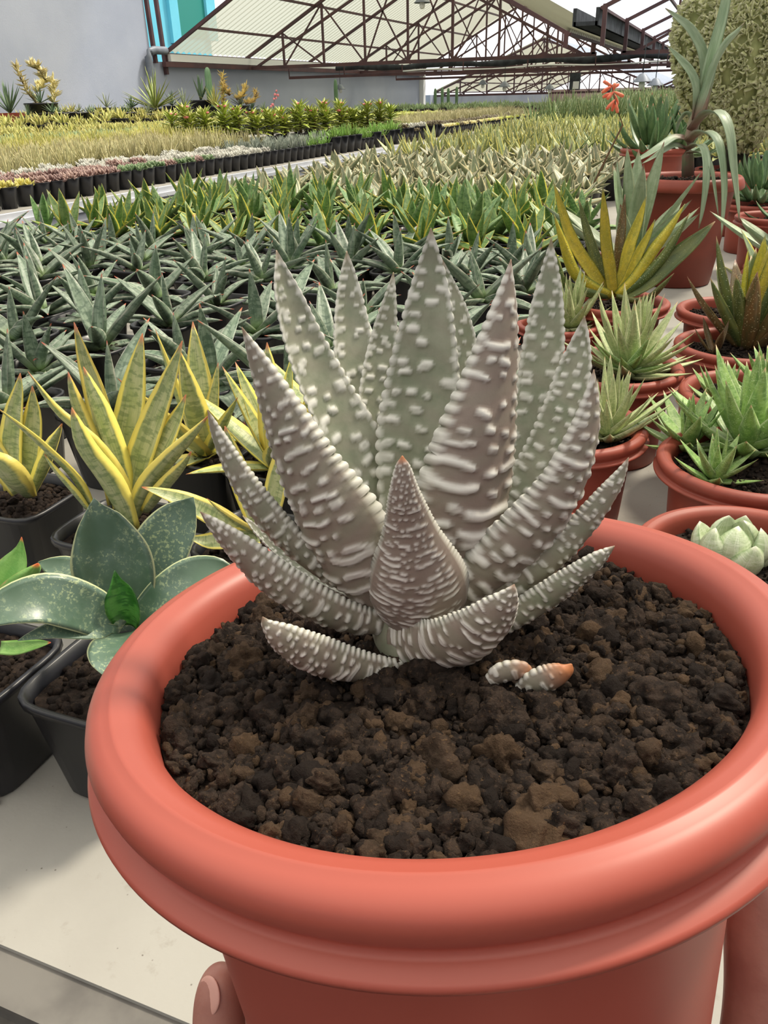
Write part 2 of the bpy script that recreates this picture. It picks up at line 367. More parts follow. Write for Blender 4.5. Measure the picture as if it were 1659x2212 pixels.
# turquoise house outside
hs = obj('house', None, loc=(-20, 22, 0), label='turquoise house outside the roof edge beside the tall wall', cat='building')
obj('house_wall', Geo().box((-4, -5.6, 0), (4, 4.0, 9)).mesh('house_wall', M['cyan'], False), hs)
A = onx(378, 78, -16); B = onx(446, 8, -16)
w = obj('window', Geo().box((3.7, min(A[1], B[1]) - 22, A[2]), (4.03, max(A[1], B[1]) - 22, B[2] + 0.15)).mesh('window', M['teal'], False), hs, label='teal shuttered window')
g = Geo()
for (a, b) in (((368, 85), (376, 4)), ((446, 80), (456, 0))):
    P0 = onx(*a, -16); P1 = onx(*b, -16); g.box((3.9, min(P0[1], P1[1]) - 22, P0[2] - .1), (4.12, max(P0[1], P1[1]) - 22, P1[2] + .3))
obj('pilaster', g.mesh('pilaster', M['cyan'], False), hs)
P0 = onx(332, 22, -15.6); obj('balcony_rail', Geo().box((3.9, -7.4, P0[2] - .05), (4.5, -4.2, P0[2] + 0.16)).mesh('balcony_rail', M['wood'], False), hs)

# lamps hanging from the roof
def make_lamp(px, py, Y, zt, lab):
    P = ony(px, py, Y); t = obj('pendant_lamp', None, loc=P, label=lab, cat='lamp', group='pendant lamps under the roof')
    obj('shade', Geo().lathe([(0.02, 0.12), (0.05, 0.11), (0.15, 0.0), (0.16, -0.01), (0.145, 0.0), (0.045, 0.09)], 20, capb=False).mesh('shade', M['galv']), t)
    obj('bulb', Geo().lathe([(0.01, -0.11), (0.04, -0.1), (0.055, -0.05), (0.045, 0.0), (0.03, 0.04)], 14).mesh('bulb', M['white']), t)
    obj('cord', Geo().tube([(0, 0, 0.1), (0, 0, max(0.2, zt - P[2]))], 0.008, 5).mesh('cord', M['dark']), t)
make_lamp(912, 5, 17, 3.4, 'white pendant lamp at the very top of the photograph')
make_lamp(735, 192, 24, 1.9, 'pendant lamp in front of the grey wall beside a thin cactus')
make_lamp(1043, 182, 27, 1.9, 'small pendant lamp, leftmost of those over the far glasshouse')
make_lamp(1090, 187, 23, 1.9, 'larger pendant lamp over the far end of the left bench')
make_lamp(1187, 192, 26, 1.9, 'pendant lamp left of the hanging electric box')
make_lamp(1387, 176, 15.6, 1.95, 'large pendant lamp just left of the drooping tall plant')
make_lamp(1415, 184, 18, 1.95, 'smaller pendant lamp right behind the large one by the tall plant')
P = ony(1241, 178, 22); bx = obj('electric_box', None, loc=P, label='dark box with a white front hanging under the roof chords', cat='box')
obj('body', Geo().box((-0.12, 0, -0.16), (0.12, 0.14, 0.2)).mesh('body', M['dark'], False), bx); obj('front', Geo().box((-0.03, -0.02, -0.14), (0.11, 0, 0.02)).mesh('front', M['white'], False), bx)

# benches
def bench(name, x0, x1, y0, y1, label, front=False):
    b = obj(name, None, loc=((x0 + x1) / 2, (y0 + y1) / 2, 0), label=label, cat='bench')
    hx, hy = (x1 - x0) / 2, (y1 - y0) / 2
    obj('bench_top', Geo().box((-hx, -hy, T - 0.012), (hx, hy, T)).mesh('bench_top', M['table'], False), b)
    for s, nm in ((-1, 'side_rail'), (1, 'side_rail')):
        g = Geo(); xa = s * hx; g.box((min(xa, xa + s * 0.03), -hy, T - 0.10), (max(xa, xa + s * 0.03), hy, T - 0.002)); g.box((min(xa, xa + s * 0.045), -hy, T - 0.05), (max(xa, xa + s * 0.045), hy, T - 0.03))
        obj(nm, g.mesh(nm, M['alu'], False), b)
    g = Geo(); g.box((-hx - .03, -hy - 0.022, T - 0.026), (hx + .03, -hy, T - 0.004)); g.box((-hx - .03, -hy - 0.026, T - 0.029), (hx + .03, -hy - 0.0, T - 0.025)); g.box((-hx - .03, -hy - 0.026, T - 0.007), (hx + .03, -hy, T - 0.003))
    obj('front_rail', g.mesh('front_rail', plain(name + '_rail_metal', lin(112, 108, 102), 0.5, 0.5, 0, lin(86, 82, 78), 20), False), b)
    for i in range(5):
        for s in (-1, 1):
            y = -hy + 0.4 + (2 * hy - 0.8) * i / 4; obj('leg', Geo().box((s * hx * 0.9 - 0.03, y - 0.03, 0), (s * hx * 0.9 + 0.03, y + 0.03, T - 0.012)).mesh('leg', M['galv'], False), b)
bench('bench', -1.9, 1.6, 0.188, 25.0, 'long white bench under the spiky green plants and terracotta pots')
bench('bench', -10.72, -2.93, -1.0, 31.0, 'wide white-edged bench on the left carrying rows of small black pots')
# ------------------------------------------------------------------ the big potted plant held up in front
PN = np.array([-0.12540364, 0.08089479, 0.98880229]); PC = np.array([-0.04550151, 0.1515114, 1.07201961])
E1 = RT - PN * (RT @ PN); E1 /= np.linalg.norm(E1); E2 = np.cross(PN, E1)
A0 = -0.135
def frame(a): 
    o = PC + PN * a
    return Matrix(((E1[0], E2[0], PN[0], o[0]), (E1[1], E2[1], PN[1], o[1]), (E1[2], E2[2], PN[2], o[2]), (0, 0, 0, 1)))
hero = obj('potted_aloe', None, label='large white-warted grey-green succulent in a terracotta pot held up in front', cat='potted plant')
hero.matrix_world = frame(A0)
def loc3(P): v = np.asarray(P) - (PC + PN * A0); return np.array([v @ E1, v @ E2, v @ PN])
RIM = [(0.0702, -0.0035), (0.083, -0.003), (0.0852, -0.0018), (0.0855, -0.0006), (0.0849, 0.0003), (0.0818, 0.0009), (0.0806, 0.0018), (0.0813, 0.0034), (0.0832, 0.0062), (0.0839, 0.009),
       (0.0832, 0.0113), (0.0816, 0.0130), (0.0796, 0.0138), (0.0779, 0.0141), (0.0774, 0.0144), (0.0769, 0.0141), (0.0750, 0.0138), (0.0728, 0.0126), (0.0710, 0.0108), (0.0700, 0.0085), (0.0692, 0.004), (0.0680, -0.010), (0.0672, -0.02)]
def pot_parts(h, k=96):
    sh = [(r, a + h) for r, a in RIM]
    rb = 0.0702 - 0.067 * h
    body = Geo().lathe([(0.0005, 0.0), (rb - 0.003, 0.0), (rb, 0.002), (rb + (0.0702 - rb) * 0.3, h * 0.3), (rb + (0.0702 - rb) * 0.7, h * 0.7), (0.0702, h - 0.003)], k, capb=False)
    rim = Geo().lathe(sh, k, capb=False)
    return body, rim
b_, r_ = pot_parts(-A0, 160)
hp = obj('pot', b_.mesh('pot', M['terra']), hero); obj('rim', r_.mesh('rim', M['terra']), hp)

def ico(sub):
    t = (1 + 5 ** 0.5) / 2
    V = [(-1, t, 0), (1, t, 0), (-1, -t, 0), (1, -t, 0), (0, -1, t), (0, 1, t), (0, -1, -t), (0, 1, -t), (t, 0, -1), (t, 0, 1), (-t, 0, -1), (-t, 0, 1)]
    V = [np.array(v) / np.linalg.norm(v) for v in V]
    F = [(0, 11, 5), (0, 5, 1), (0, 1, 7), (0, 7, 10), (0, 10, 11), (1, 5, 9), (5, 11, 4), (11, 10, 2), (10, 7, 6), (7, 1, 8), (3, 9, 4), (3, 4, 2), (3, 2, 6), (3, 6, 8), (3, 8, 9), (4, 9, 5), (2, 4, 11), (6, 2, 10), (8, 6, 7), (9, 8, 1)]
    for _ in range(sub):
        mid = {}; G = []
        def mp(a, b):
            key = (min(a, b), max(a, b))
            if key not in mid: v = V[a] + V[b]; V.append(v / np.linalg.norm(v)); mid[key] = len(V) - 1
            return mid[key]
        for a, b, c in F:
            x, y, z = mp(a, b), mp(b, c), mp(c, a); G += [(a, x, z), (b, y, x), (c, z, y), (x, y, z)]
        F = G
    return np.array(V), np.array(F)
ICO = [ico(i) for i in range(4)]
NR = np.random.RandomState(11)
def lump(sub, amp=0.42):
    V, F = ICO[sub]
    d = np.zeros(len(V))
    for fr, am in ((2.0, 0.8), (5.0, 0.65), (11.0, 0.42)):
        for _ in range(3):
            k = NR.normal(size=3) * fr; d += am / 3 * np.sin(V @ k + NR.rand() * 6.28)
    S = V * (1 + amp * d)[:, None] * (0.75 + 0.5 * NR.rand(3))
    q, _ = np.linalg.qr(NR.normal(size=(3, 3))); return S @ q.T, F
def grit(name, R, zfun, plan, mat, disc=True):
    """plan: (count, rmin, rmax, ico level, number of shapes)"""
    Vs, Fs, n = [], [], 0
    if disc:
        K, J = 40, 14; V = [(0, 0, zfun(0, 0))]; F = []
        for i in range(1, J + 1):
            for j in range(K):
                r = R * i / J; w = 2 * math.pi * j / K; V.append((r * math.cos(w), r * math.sin(w), zfun(r * math.cos(w), r * math.sin(w)) - 0.001))
        for j in range(K): F.append((0, 1 + j, 1 + (j + 1) % K))
        for i in range(J - 1):
            for j in range(K):
                a, b = 1 + i * K + j, 1 + i * K + (j + 1) % K; F += [(a, a + K, b + K), (a, b + K, b)]
        Vs.append(np.array(V)); Fs.append(np.array(F)); n = len(V)
    for cnt, r0, r1, sub, ns in plan:
        shapes = [lump(sub) for _ in range(ns)]
        for _ in range(cnt):
            S, F = shapes[NR.randint(ns)]; s = r0 + (r1 - r0) * NR.rand() ** 2
            rr = (R - s) * math.sqrt(NR.rand()); w = NR.rand() * 6.283; x, y = rr * math.cos(w), rr * math.sin(w)
            q = rotz(NR.rand() * 6.283)
            Vs.append(S @ q.T * s + np.array([x, y, zfun(x, y) + s * (NR.rand() * 0.9 - 0.25)])); Fs.append(F + n); n += len(S)
    return mesh(name, np.concatenate(Vs), np.concatenate(Fs), mat)
zs = lambda x, y: -A0 + 0.0035 + 0.004 * math.exp(-((x + 0.006) ** 2 + (y - 0.006) ** 2) / 0.0009) + 0.001 * math.sin(90 * x + 1) * math.cos(80 * y)
obj('soil', grit('soil', 0.0690, zs, [(60, 0.0030, 0.0052, 3, 14), (1100, 0.0014, 0.0032, 2, 18), (4200, 0.0006, 0.0017, 1, 12)], M['soil']), hero, label='dark brown lumpy grit', kind='stuff')

def tub_mat():
    m = NB('warted_grey_green_leaf'); at = m.n("ShaderNodeAttribute", attribute_name='wart').outputs['Fac']
    tp = m.n("ShaderNodeAttribute", attribute_name='tipc').outputs['Fac']; pk = m.n("ShaderNodeAttribute", attribute_name='pink').outputs['Fac']
    co = m.gen(); nz = m.noise(160, co, 4); n2 = m.noise(600, co, 3)
    c = m.mix(m.step(nz, 0.3, 0.7), lin(124, 130, 108), lin(146, 147, 128)); c = m.mix(pk, c, lin(136, 122, 112))
    c = m.mix(m.math('MULTIPLY', at, 0.92), c, lin(224, 222, 215)); c = m.mix(tp, c, lin(176, 112, 72))
    m.bump(n2, 0.15, 0.0004); return m.fin(c, 0.5, 0.4)
M['wart'] = tub_mat()
M['wart_dry'] = None
def warty_leaf(name, P, W, N, pitch=0.0042, seed=1, th=0.26, chan=0.10, nseg=150, m=26, pink=0.3, orange=0.0, wart=1.0, inner=0.55, tip0=0.965):
    rs = np.random.RandomState(seed)
    V, F, U, (ts, face, w, q, nn, sd, t) = blade(P, W, N, nseg, m, th, chan)
    k = len(ts); L = q[-1]
    S = np.repeat(q, k); tt = np.tile(ts, nseg + 1); fc = np.tile(face, nseg + 1); ww = np.repeat(w, k); X = tt * ww / 2 * np.where(fc > 0, 1 + th * 0.5, 1.0)
    H = np.zeros(len(S))
    def caps(sel, s0, x0, half, rad, ring=False):
        """raised capsule lying across the leaf"""
        ph = rs.rand() * 6.28; d = np.sqrt((S[sel] - s0 - rad * 0.45 * np.sin(X[sel] / rad * 0.55 + ph)) ** 2 + np.maximum(0, np.abs(X[sel] - x0) - half) ** 2) / rad
        h = np.clip(1 - d ** 2, 0, 1) ** 0.6
        if ring: h = h - 0.45 * np.clip(1 - (d / 0.5) ** 2, 0, 1)
        H[sel] = np.maximum(H[sel], h)
    outer = np.where(fc > 0)[0]; top = np.where(fc == 0)[0]
    for sel, dens in ((outer, 1.0), (top, inner)):
        s = 0.03 * L; row = 0
        while s < 0.985 * L:
            wi = np.interp(s, q, w); f = s / L; p = pitch * (1.05 - 0.55 * f); rad = p * (0.23 + 0.07 * rs.rand())
            x = -wi / 2 * 0.9 + rs.rand() * p * 0.5
            while x < wi / 2 * 0.95:
                band = rs.rand() < (0.85 - 1.0 * f) and dens == 1.0
                half = rs.uniform(0.6, 2.4) * p * 0.7 if band else rs.uniform(0.0, 0.25) * p
                half = min(half, wi * 0.33)
                if rs.rand() < 0.9 * (0.55 + 0.45 * dens):
                    caps(sel, s + rs.normal() * p * 0.2, x + half, half, rad * rs.uniform(0.8, 1.15), rs.rand() < 0.5)
                x += 2 * half + rad * 2 + p * rs.uniform(0.1, 0.75) / dens
            s += p * (1.0 if dens == 1 else 0.95)
    s = 0.02 * L
    while s < 0.99 * L:                         # beads along both margins
        wi = np.interp(s, q, w); rad = pitch * (0.30 - 0.1 * s / L)
        for sg in (-1, 1):
            d = np.sqrt((S - s) ** 2 + (np.abs(tt - sg) * ww / 2 * 1.3) ** 2) / rad; H = np.maximum(H, np.clip(1 - d ** 2, 0, 1) ** 0.6)
        s += rad * 2.1
    H *= wart
    tip = np.clip((S / L - tip0) / (1.0 - tip0), 0, 1)
    dirn = np.where((fc > 0)[:, None], -np.repeat(nn, k, 0), np.repeat(nn, k, 0)); edge = np.abs(tt)[:, None] ** 3
    dirn = dirn * (1 - edge * 0.7) + np.repeat(sd, k, 0) * (np.sign(tt)[:, None] * edge)
    amp = np.minimum(pitch * 0.2, ww * 0.05 + 0.00005)
    V = V + dirn * (H * amp * (1 - tip))[:, None]
    pk = np.clip(pink * (0.4 + fc) + 0.15 * np.sin(S * 900 + X * 400), 0, 1)
    return mesh(name, V, F, M['wart'], U, attr={'wart': H * (1 - tip), 'tipc': tip * (0.35 + orange) if orange == 0 else np.clip(tip * 1.2, 0, 1), 'pink': pk})
def hpt(x, y, d):
    """image point on the plane e2 = PD + d of the pot"""
    r = ray(x, y); k = ((PC + E2 * (0.006 + d) - CAM) @ E2) / (r @ E2); return CAM + r * k
# control points (x, y, offset away in mm, width in px), upper-face hint (right, away, up), row pitch in mm
LEAVES = [
 ('front', [(905, 1345, -6, 150), (905, 1300, -9, 215), (900, 1240, -13, 205), (886, 1150, -17, 118), (874, 1070, -20, 66), (870, 1010, -21, 32), (869, 984, -21, 2)], (0.05, 1, .5), 2.1, .75, 1, 1),
 ('fr', [(850, 1385, -6, 90), (905, 1396, -10, 140), (975, 1392, -16, 158), (1040, 1356, -21, 132), (1084, 1308, -24, 78), (1104, 1278, -25, 30), (1111, 1262, -25, 2)], (-.12, 1, .2), 3.0, .5, 0, 1),
 ('fl', [(880, 1446, -9, 46), (820, 1450, -12, 76), (740, 1438, -16, 104), (665, 1410, -19, 108), (608, 1376, -21, 76), (578, 1350, -21, 32), (567, 1332, -21, 2)], (.12, 1, .3), 3.0, .45, 0, 1),
 ('l5', [(850, 1350, -3, 60), (770, 1342, -5, 88), (690, 1312, -8, 100), (600, 1258, -11, 104), (520, 1188, -13, 76), (462, 1134, -14, 36), (432, 1105, -14, 2)], (.2, 1, .4), 3.4, .45, 0, 1),
 ('l6', [(810, 1270, -1, 90), (730, 1240, -1, 96), (640, 1180, -1, 84), (565, 1100, 0, 86), (508, 1015, 1, 66), (470, 940, 2, 36), (448, 885, 2, 2)], (.4, .8, .4), 3.2, .35, 0, 1),
 ('l7', [(810, 1285, -3, 120), (775, 1230, -4, 200), (722, 1120, -5, 225), (655, 1000, -6, 165), (600, 880, -6, 108), (556, 780, -6, 52), (522, 706, -6, 2)], (.5, .85, .3), 4.4, .5, 0, 1),
 ('l8', [(850, 1150, 3, 90), (815, 1040, 5, 110), (760, 950, 7, 118), (705, 850, 9, 108), (655, 740, 11, 88), (618, 630, 12, 56), (597, 540, 13, 2)], (.5, -.85, .2), 5.0, .2, 0, .8),
 ('l9', [(850, 1120, 8, 70), (815, 1000, 12, 84), (785, 890, 17, 86), (766, 780, 22, 84), (757, 680, 26, 66), (752, 600, 28, 36), (749, 542, 29, 2)], (.2, -1, .2), 4.4, .15, 0, .8),
 ('l10', [(860, 1120, 6, 60), (830, 1000, 9, 74), (812, 900, 13, 76), (818, 800, 17, 66), (832, 710, 20, 48), (843, 640, 21, 24), (850, 588, 22, 2)], (.15, -1, .1), 4.2, .15, 0, .8),
 ('l11', [(900, 1180, 2, 100), (893, 1060, 4, 140), (900, 940, 7, 160), (913, 820, 10, 146), (923, 700, 12, 108), (929, 590, 14, 62), (931, 492, 14, 2)], (0, -1, .2), 5.6, .2, 0, .8),
 ('l12', [(960, 1060, 12, 50), (985, 940, 18, 62), (1003, 840, 24, 62), (1003, 750, 28, 54), (988, 670, 31, 40), (970, 610, 33, 22), (955, 560, 33, 2)], (-.2, -1, .2), 3.4, .15, 0, .8),
 ('l13', [(970, 1240, -2, 110), (990, 1170, -3, 190), (1012, 1070, -3, 226), (1037, 950, -3, 196), (1064, 820, -2, 136), (1088, 690, -1, 76), (1104, 560, 0, 2)], (-.4, .9, .3), 5.6, .7, 0, 1),
 ('l14', [(1010, 1160, 7, 80), (1090, 1050, 11, 92), (1142, 950, 15, 96), (1164, 840, 19, 92), (1178, 720, 22, 80), (1187, 610, 24, 48), (1191, 514, 25, 2)], (-.35, -.95, .2), 4.6, .15, 0, .8),
 ('l15', [(1000, 1200, 3, 80), (1090, 1110, 5, 96), (1165, 1010, 7, 96), (1215, 900, 9, 92), (1243, 800, 11, 74), (1256, 735, 12, 40), (1263, 682, 12, 2)], (-.6, -.75, .3), 4.4, .2, 0, .8),
 ('l16', [(980, 1290, -3, 110), (1060, 1225, -4, 160), (1150, 1140, -4, 170), (1222, 1040, -4, 136), (1262, 940, -4, 94), (1278, 860, -4, 46), (1283, 798, -4, 2)], (-.55, .8, .3), 4.6, .55, 0, 1),
 ('l17', [(1020, 1310, -2, 70), (1110, 1262, -1, 92), (1190, 1205, 0, 92), (1260, 1135, 1, 80), (1315, 1065, 2, 58), (1343, 1020, 2, 28), (1358, 988, 2, 2)], (-.3, .85, .4), 3.2, .3, 0, 1),
 ('l18', [(1010, 1375, -4, 50), (1090, 1345, -5, 74), (1165, 1300, -6, 84), (1230, 1255, -7, 76), (1285, 1214, -8, 54), (1312, 1192, -8, 26), (1328, 1179, -8, 2)], (-.25, .9, .4), 2.8, .1, 0, 1),
 ('l19', [(800, 1290, 3, 40), (740, 1270, 5, 44), (670, 1234, 6, 44), (610, 1195, 8, 38), (560, 1150, 9, 26), (535, 1125, 9, 10), (524, 1114, 9, 2)], (.6, -.3, .7), 2.6, .2, 0, 1),
]
for i, (nm, pts, N, pitch, pink, orange, inn) in enumerate(LEAVES):
    W = [hpt(x, y, d / 1000) for x, y, d, w in pts]
    P = [loc3(q) for q in W]; wd = [w * depth(q) / FPX for q, (x, y, d, w) in zip(W, pts)]
    h = 0.055 if nm in ('front', 'fr', 'fl') else 0.06
    st = np.array([-0.004 + 0.12 * P[0][0], 0.006 + 0.2 * (P[0][1] - 0.006), -A0 + 0.006 + 0.35 * max(0, P[0][2] + A0 - 0.006)])   # every leaf starts at the stem
    if nm not in ('fl', 'fr'): P = [st] + P; wd = [wd[0] * 0.7] + wd
    obj('leaf', warty_leaf('leaf', P, wd, N, pitch / 1000, 100 + i, pink=pink, orange=orange, inner=inn), hero)
# half-buried dry leaf on the right
for pts, c in (([(1058, 1472, -23, 34), (1085, 1456, -23, 58), (1120, 1450, -23, 52), (1150, 1462, -22, 20)], 0), ([(1120, 1490, -23, 30), (1155, 1478, -24, 70), (1192, 1464, -24, 76), (1222, 1448, -24, 50), (1235, 1434, -24, 4)], 1)):
    W = [hpt(x, y, d / 1000) for x, y, d, w in pts]
    o = obj('leaf', warty_leaf('leaf', [loc3(q) for q in W], [w * depth(q) / FPX for q, (x, y, d, w) in zip(W, pts)], (-.1, 1, .3), 0.0026, 300 + c, nseg=60, pink=.5, orange=1, tip0=.45, wart=.8), hero, label='dry half-buried leaf with an orange-brown tip' if c else None)
g = Geo().lathe([(0.004, 0.0), (0.011, 0.004), (0.013, 0.012), (0.010, 0.022), (0.002, 0.03)], 20)
obj('stem', g.mesh('stem', M['wart']), hero, loc=(-0.004, 0.006, -A0 - 0.002))

# the hand under the pot
def hand():
    J = {'arm0': (0.03, -0.33, -0.44, .034), 'arm1': (0.02, -0.20, -0.31, .031), 'wrist': (0.012, -0.115, -0.225, .026), 'palm0': (0.006, -0.07, -0.188, .03), 'palm': (0.0, -0.022, -0.170, .027),
         't0': (0.045, -0.045, -0.168, .019), 't1': (0.074, -0.024, -0.138, .0145), 't2': (0.0815, -0.012, -0.105, .0135), 't2b': (0.0815, -0.006, -0.088, .0125), 't3': (0.0795, -0.002, -0.070, .0095), 't4': (0.078, 0.0, -0.062, .005),
         'i0': (-0.036, -0.03, -0.168, .013), 'i1': (-0.068, -0.016, -0.148, .0098), 'i2': (-0.0785, -0.006, -0.124, .0088), 'i3': (-0.0755, 0.0, -0.100, .0078), 'i4': (-0.073, 0.002, -0.0915, .0045),
         'm0': (-0.03, -0.008, -0.168, .013), 'm1': (-0.064, 0.012, -0.150, .0098), 'm2': (-0.073, 0.024, -0.128, .0086), 'm3': (-0.069, 0.030, -0.108, .0074),
         'r0': (-0.018, 0.008, -0.167, .012), 'r1': (-0.048, 0.036, -0.150, .0092), 'r2': (-0.055, 0.047, -0.130, .0082), 'r3': (-0.052, 0.051, -0.112, .007),
         'p0': (-0.002, 0.018, -0.165, .011), 'p1': (-0.022, 0.052, -0.150, .0084), 'p2': (-0.028, 0.064, -0.134, .0072), 'p3': (-0.027, 0.066, -0.120, .006)}
    ed = [('arm0', 'arm1'), ('arm1', 'wrist'), ('wrist', 'palm0'), ('palm0', 'palm'), ('palm0', 't0'), ('t0', 't1'), ('t1', 't2'), ('t2', 't2b'), ('t2b', 't3'), ('t3', 't4'), ('palm', 'i0'), ('i0', 'i1'), ('i1', 'i2'), ('i2', 'i3'), ('i3', 'i4'),
          ('palm', 'm0'), ('m0', 'm1'), ('m1', 'm2'), ('m2', 'm3'), ('palm', 'r0'), ('r0', 'r1'), ('r1', 'r2'), ('r2', 'r3'), ('palm', 'p0'), ('p0', 'p1'), ('p1', 'p2'), ('p2', 'p3')]
    ks = list(J); m = bpy.data.meshes.new('hand'); m.from_pydata([J[k][:3] for k in ks], [(ks.index(a), ks.index(b)) for a, b in ed], [])
    o = bpy.data.objects.new('hand', m); scene.collection.objects.link(o)
    sk = o.modifiers.new('skin', 'SKIN'); sk.use_smooth_shade = True
    for i, k in enumerate(ks):
        sv = m.skin_vertices[0].data[i]; sv.radius = (J[k][3], J[k][3]); sv.use_root = (k == 'palm')
    ss = o.modifiers.new('sub', 'SUBSURF'); ss.levels = 3; ss.render_levels = 3
    dg = bpy.context.evaluated_depsgraph_get(); me = bpy.data.meshes.new_from_object(o.evaluated_get(dg))
    bpy.data.objects.remove(o)
    s = NB('skin'); co = s.gen(); a = s.noise(60, co, 5); b = s.noise(900, co, 3)
    mat = s.fin(s.mix(s.step(a, 0.3, 0.7), lin(178, 126, 112), lin(160, 106, 94)), 0.45, 0.4); s.bump(b, 0.2, 0.0005)
    s.b.inputs['Subsurface Weight'].default_value = 0.15; s.b.inputs['Subsurface Radius'].default_value = (0.01, 0.004, 0.002)
    me.materials.clear(); me.materials.append(mat); me.polygons.foreach_set("use_smooth", np.ones(len(me.polygons), dtype=bool))
    h = obj('hand', me, label='bare hand gripping the large terracotta pot from below', cat='hand')
    h.matrix_world = frame(0)
    nail = plain('fingernail', lin(214, 160, 146), 0.3, 0.5)
    for nm, p, n, w, l in (('index', (-0.0770, -0.0038, -0.0968), (-.55, -.7, .45), .0046, .0056),):
        V, F = ICO[2]; n = Vector(n).normalized(); q = np.array(n.to_track_quat('Z', 'Y').to_matrix())
        obj('fingernail', mesh('fingernail', (V * np.array([w, l, 0.0009])) @ q.T, F, nail), h, loc=p)
hand()
# ------------------------------------------------------------------ pots shared by the bench plants
def small_soil(name, R, z, sq=None, n=90):
    g = Geo(); K = 20
    V = [(0, 0, z)]; F = []
    for i in range(1, 5):
        for j in range(K):
            w = 2 * math.pi * j / K; c, d = math.cos(w), math.sin(w); r = R * i / 4
            if sq: r = r / (abs(c) ** sq + abs(d) ** sq) ** (1 / sq)
            V.append((r * c, r * d, z + rng.uniform(-0.0015, 0.0015)))
    for j in range(K): F.append((0, 1 + j, 1 + (j + 1) % K))
    for i in range(3):
        for j in range(K): a, b = 1 + i * K + j, 1 + i * K + (j + 1) % K; F.append((a, a + K, b + K, b))
    g.add(V, F)
    for _ in range(n):
        S, Fi = lump(1 if n > 60 else 0); s = rng.uniform(0.0014, 0.0042); r = R * 0.95 * math.sqrt(rng.random()); w = rng.random() * 6.283
        g.add(S * s + np.array([r * math.cos(w), r * math.sin(w), z + s * 0.2]), [tuple(f) for f in Fi])
    return g.mesh(name, M['soil_far'])
SQ = [(0.0005, 0.0), (0.033, 0.0), (0.035, 0.003), (0.0445, 0.081), (0.0475, 0.0815), (0.0475, 0.087), (0.0440, 0.0868), (0.0425, 0.07)]
M_sqpot = Geo().lathe(SQ, 40, sq=5.0, capb=False).mesh('square_pot', M['black'])
M_sqsoil = small_soil('soil', 0.0425, 0.076, 5.0, 220)
RD = [(0.0005, 0.0), (0.036, 0.0), (0.038, 0.002), (0.0475, 0.084), (0.050, 0.085), (0.050, 0.09), (0.0475, 0.09), (0.045, 0.075)]
M_rdpot = Geo().lathe(RD, 24, capb=False).mesh('round_pot', M['black'])
M_rdsoil = small_soil('soil', 0.0455, 0.080, None, 24)
TB, TR = pot_parts(0.105, 64)
M_tpot = TB.mesh('terracotta_pot', M['terra_old_shaded']); M_trim = TR.mesh('terracotta_rim', M['terra_old_shaded'])
M_tsoil = grit('soil', 0.069, lambda x, y: 0.104, [(40, 0.003, 0.005, 1, 8), (700, 0.0012, 0.003, 0, 10)], M['soil_far'])
def potted(name, x, y, pot, label, cat='potted plant', group=None, rz=0.0, sc=1.0, soil=True):
    t = obj(name, None, loc=(x, y, T), label=label, cat=cat, group=group)
    if pot == 'terra':
        p = obj('pot', M_tpot, t, sc=sc, rot=(0, 0, rz)); obj('rim', M_trim, p); obj('soil', M_tsoil, t, sc=sc, kind='stuff'); t['zs'] = 0.106 * sc
    elif pot == 'square':
        obj('pot', M_sqpot, t, rot=(0, 0, rz), sc=sc); obj('soil', M_sqsoil, t, rot=(0, 0, rz), sc=sc, kind='stuff'); t['zs'] = 0.078 * sc
    else:
        obj('pot', M_rdpot, t, rot=(0, 0, rz), sc=sc); obj('soil', M_rdsoil, t, rot=(0, 0, rz), sc=sc, kind='stuff'); t['zs'] = 0.082 * sc
    return t
def free_leaf(t, pts, mat, N, nseg=14, m=6, th=0.2, chan=0.12, base=None, wscale=1.0, name='leaf', label=None):
    """leaf of plant t through measured points (x, y, offset back in mm, width px); N in (right, away, up)"""
    b = np.array(t.location) if base is None else np.asarray(base)
    W = [onv(x, y, b, d / 1000) for x, y, d, w in pts]; rt = np.array([math.cos(YAW), math.sin(YAW), 0])
    Nw = N[0] * rt + N[1] * GH + N[2] * np.array([0, 0, 1.0])
    wd = [wscale * w * depth(q) / FPX for q, (x, y, d, w) in zip(W, pts)]
    V, F, U, _ = blade([q - np.array(t.location) for q in W], wd, Nw, nseg, m, th, chan)
    return obj(name, mesh(name, V, F, mat, U), t, label=label)

# leaf materials
Y1, Y2 = lin(226, 204, 84), lin(236, 220, 130)
M['sv_big'] = leaf_mat('yellow_margined_snake_leaf', lin(180, 182, 138), lin(156, 166, 110), lin(238, 220, 112), 0.36, lin(92, 116, 70), 0.5, lin(180, 110, 70), streak=0.35, bscale=34)
M['sv_blue'] = leaf_mat('blue_green_snake_leaf', lin(104, 122, 100), lin(140, 154, 134), lin(202, 202, 186), 0.10, lin(62, 84, 66), 0.6, lin(176, 84, 60), streak=0.5, bscale=18, basecol=lin(128, 150, 104))
M['sv_green'] = leaf_mat('green_yellow_edged_snake_leaf', lin(98, 132, 66), lin(128, 152, 88), lin(208, 196, 78), 0.22, lin(64, 98, 50), 0.6, lin(120, 120, 60), streak=0.25, bscale=22)
M['sv_gg'] = leaf_mat('mid_green_snake_leaf', lin(104, 138, 82), lin(132, 160, 104), lin(176, 190, 120), 0.12, lin(60, 96, 52), 0.6, lin(120, 120, 60), streak=0.25, bscale=22)
M['sv_pale'] = leaf_mat('pale_grey_snake_leaf', lin(140, 144, 114), lin(122, 130, 102), lin(204, 192, 150), 0.26, lin(120, 130, 98), 0.5, lin(110, 96, 70), streak=0.3, bscale=14, basecol=lin(190, 160, 138))
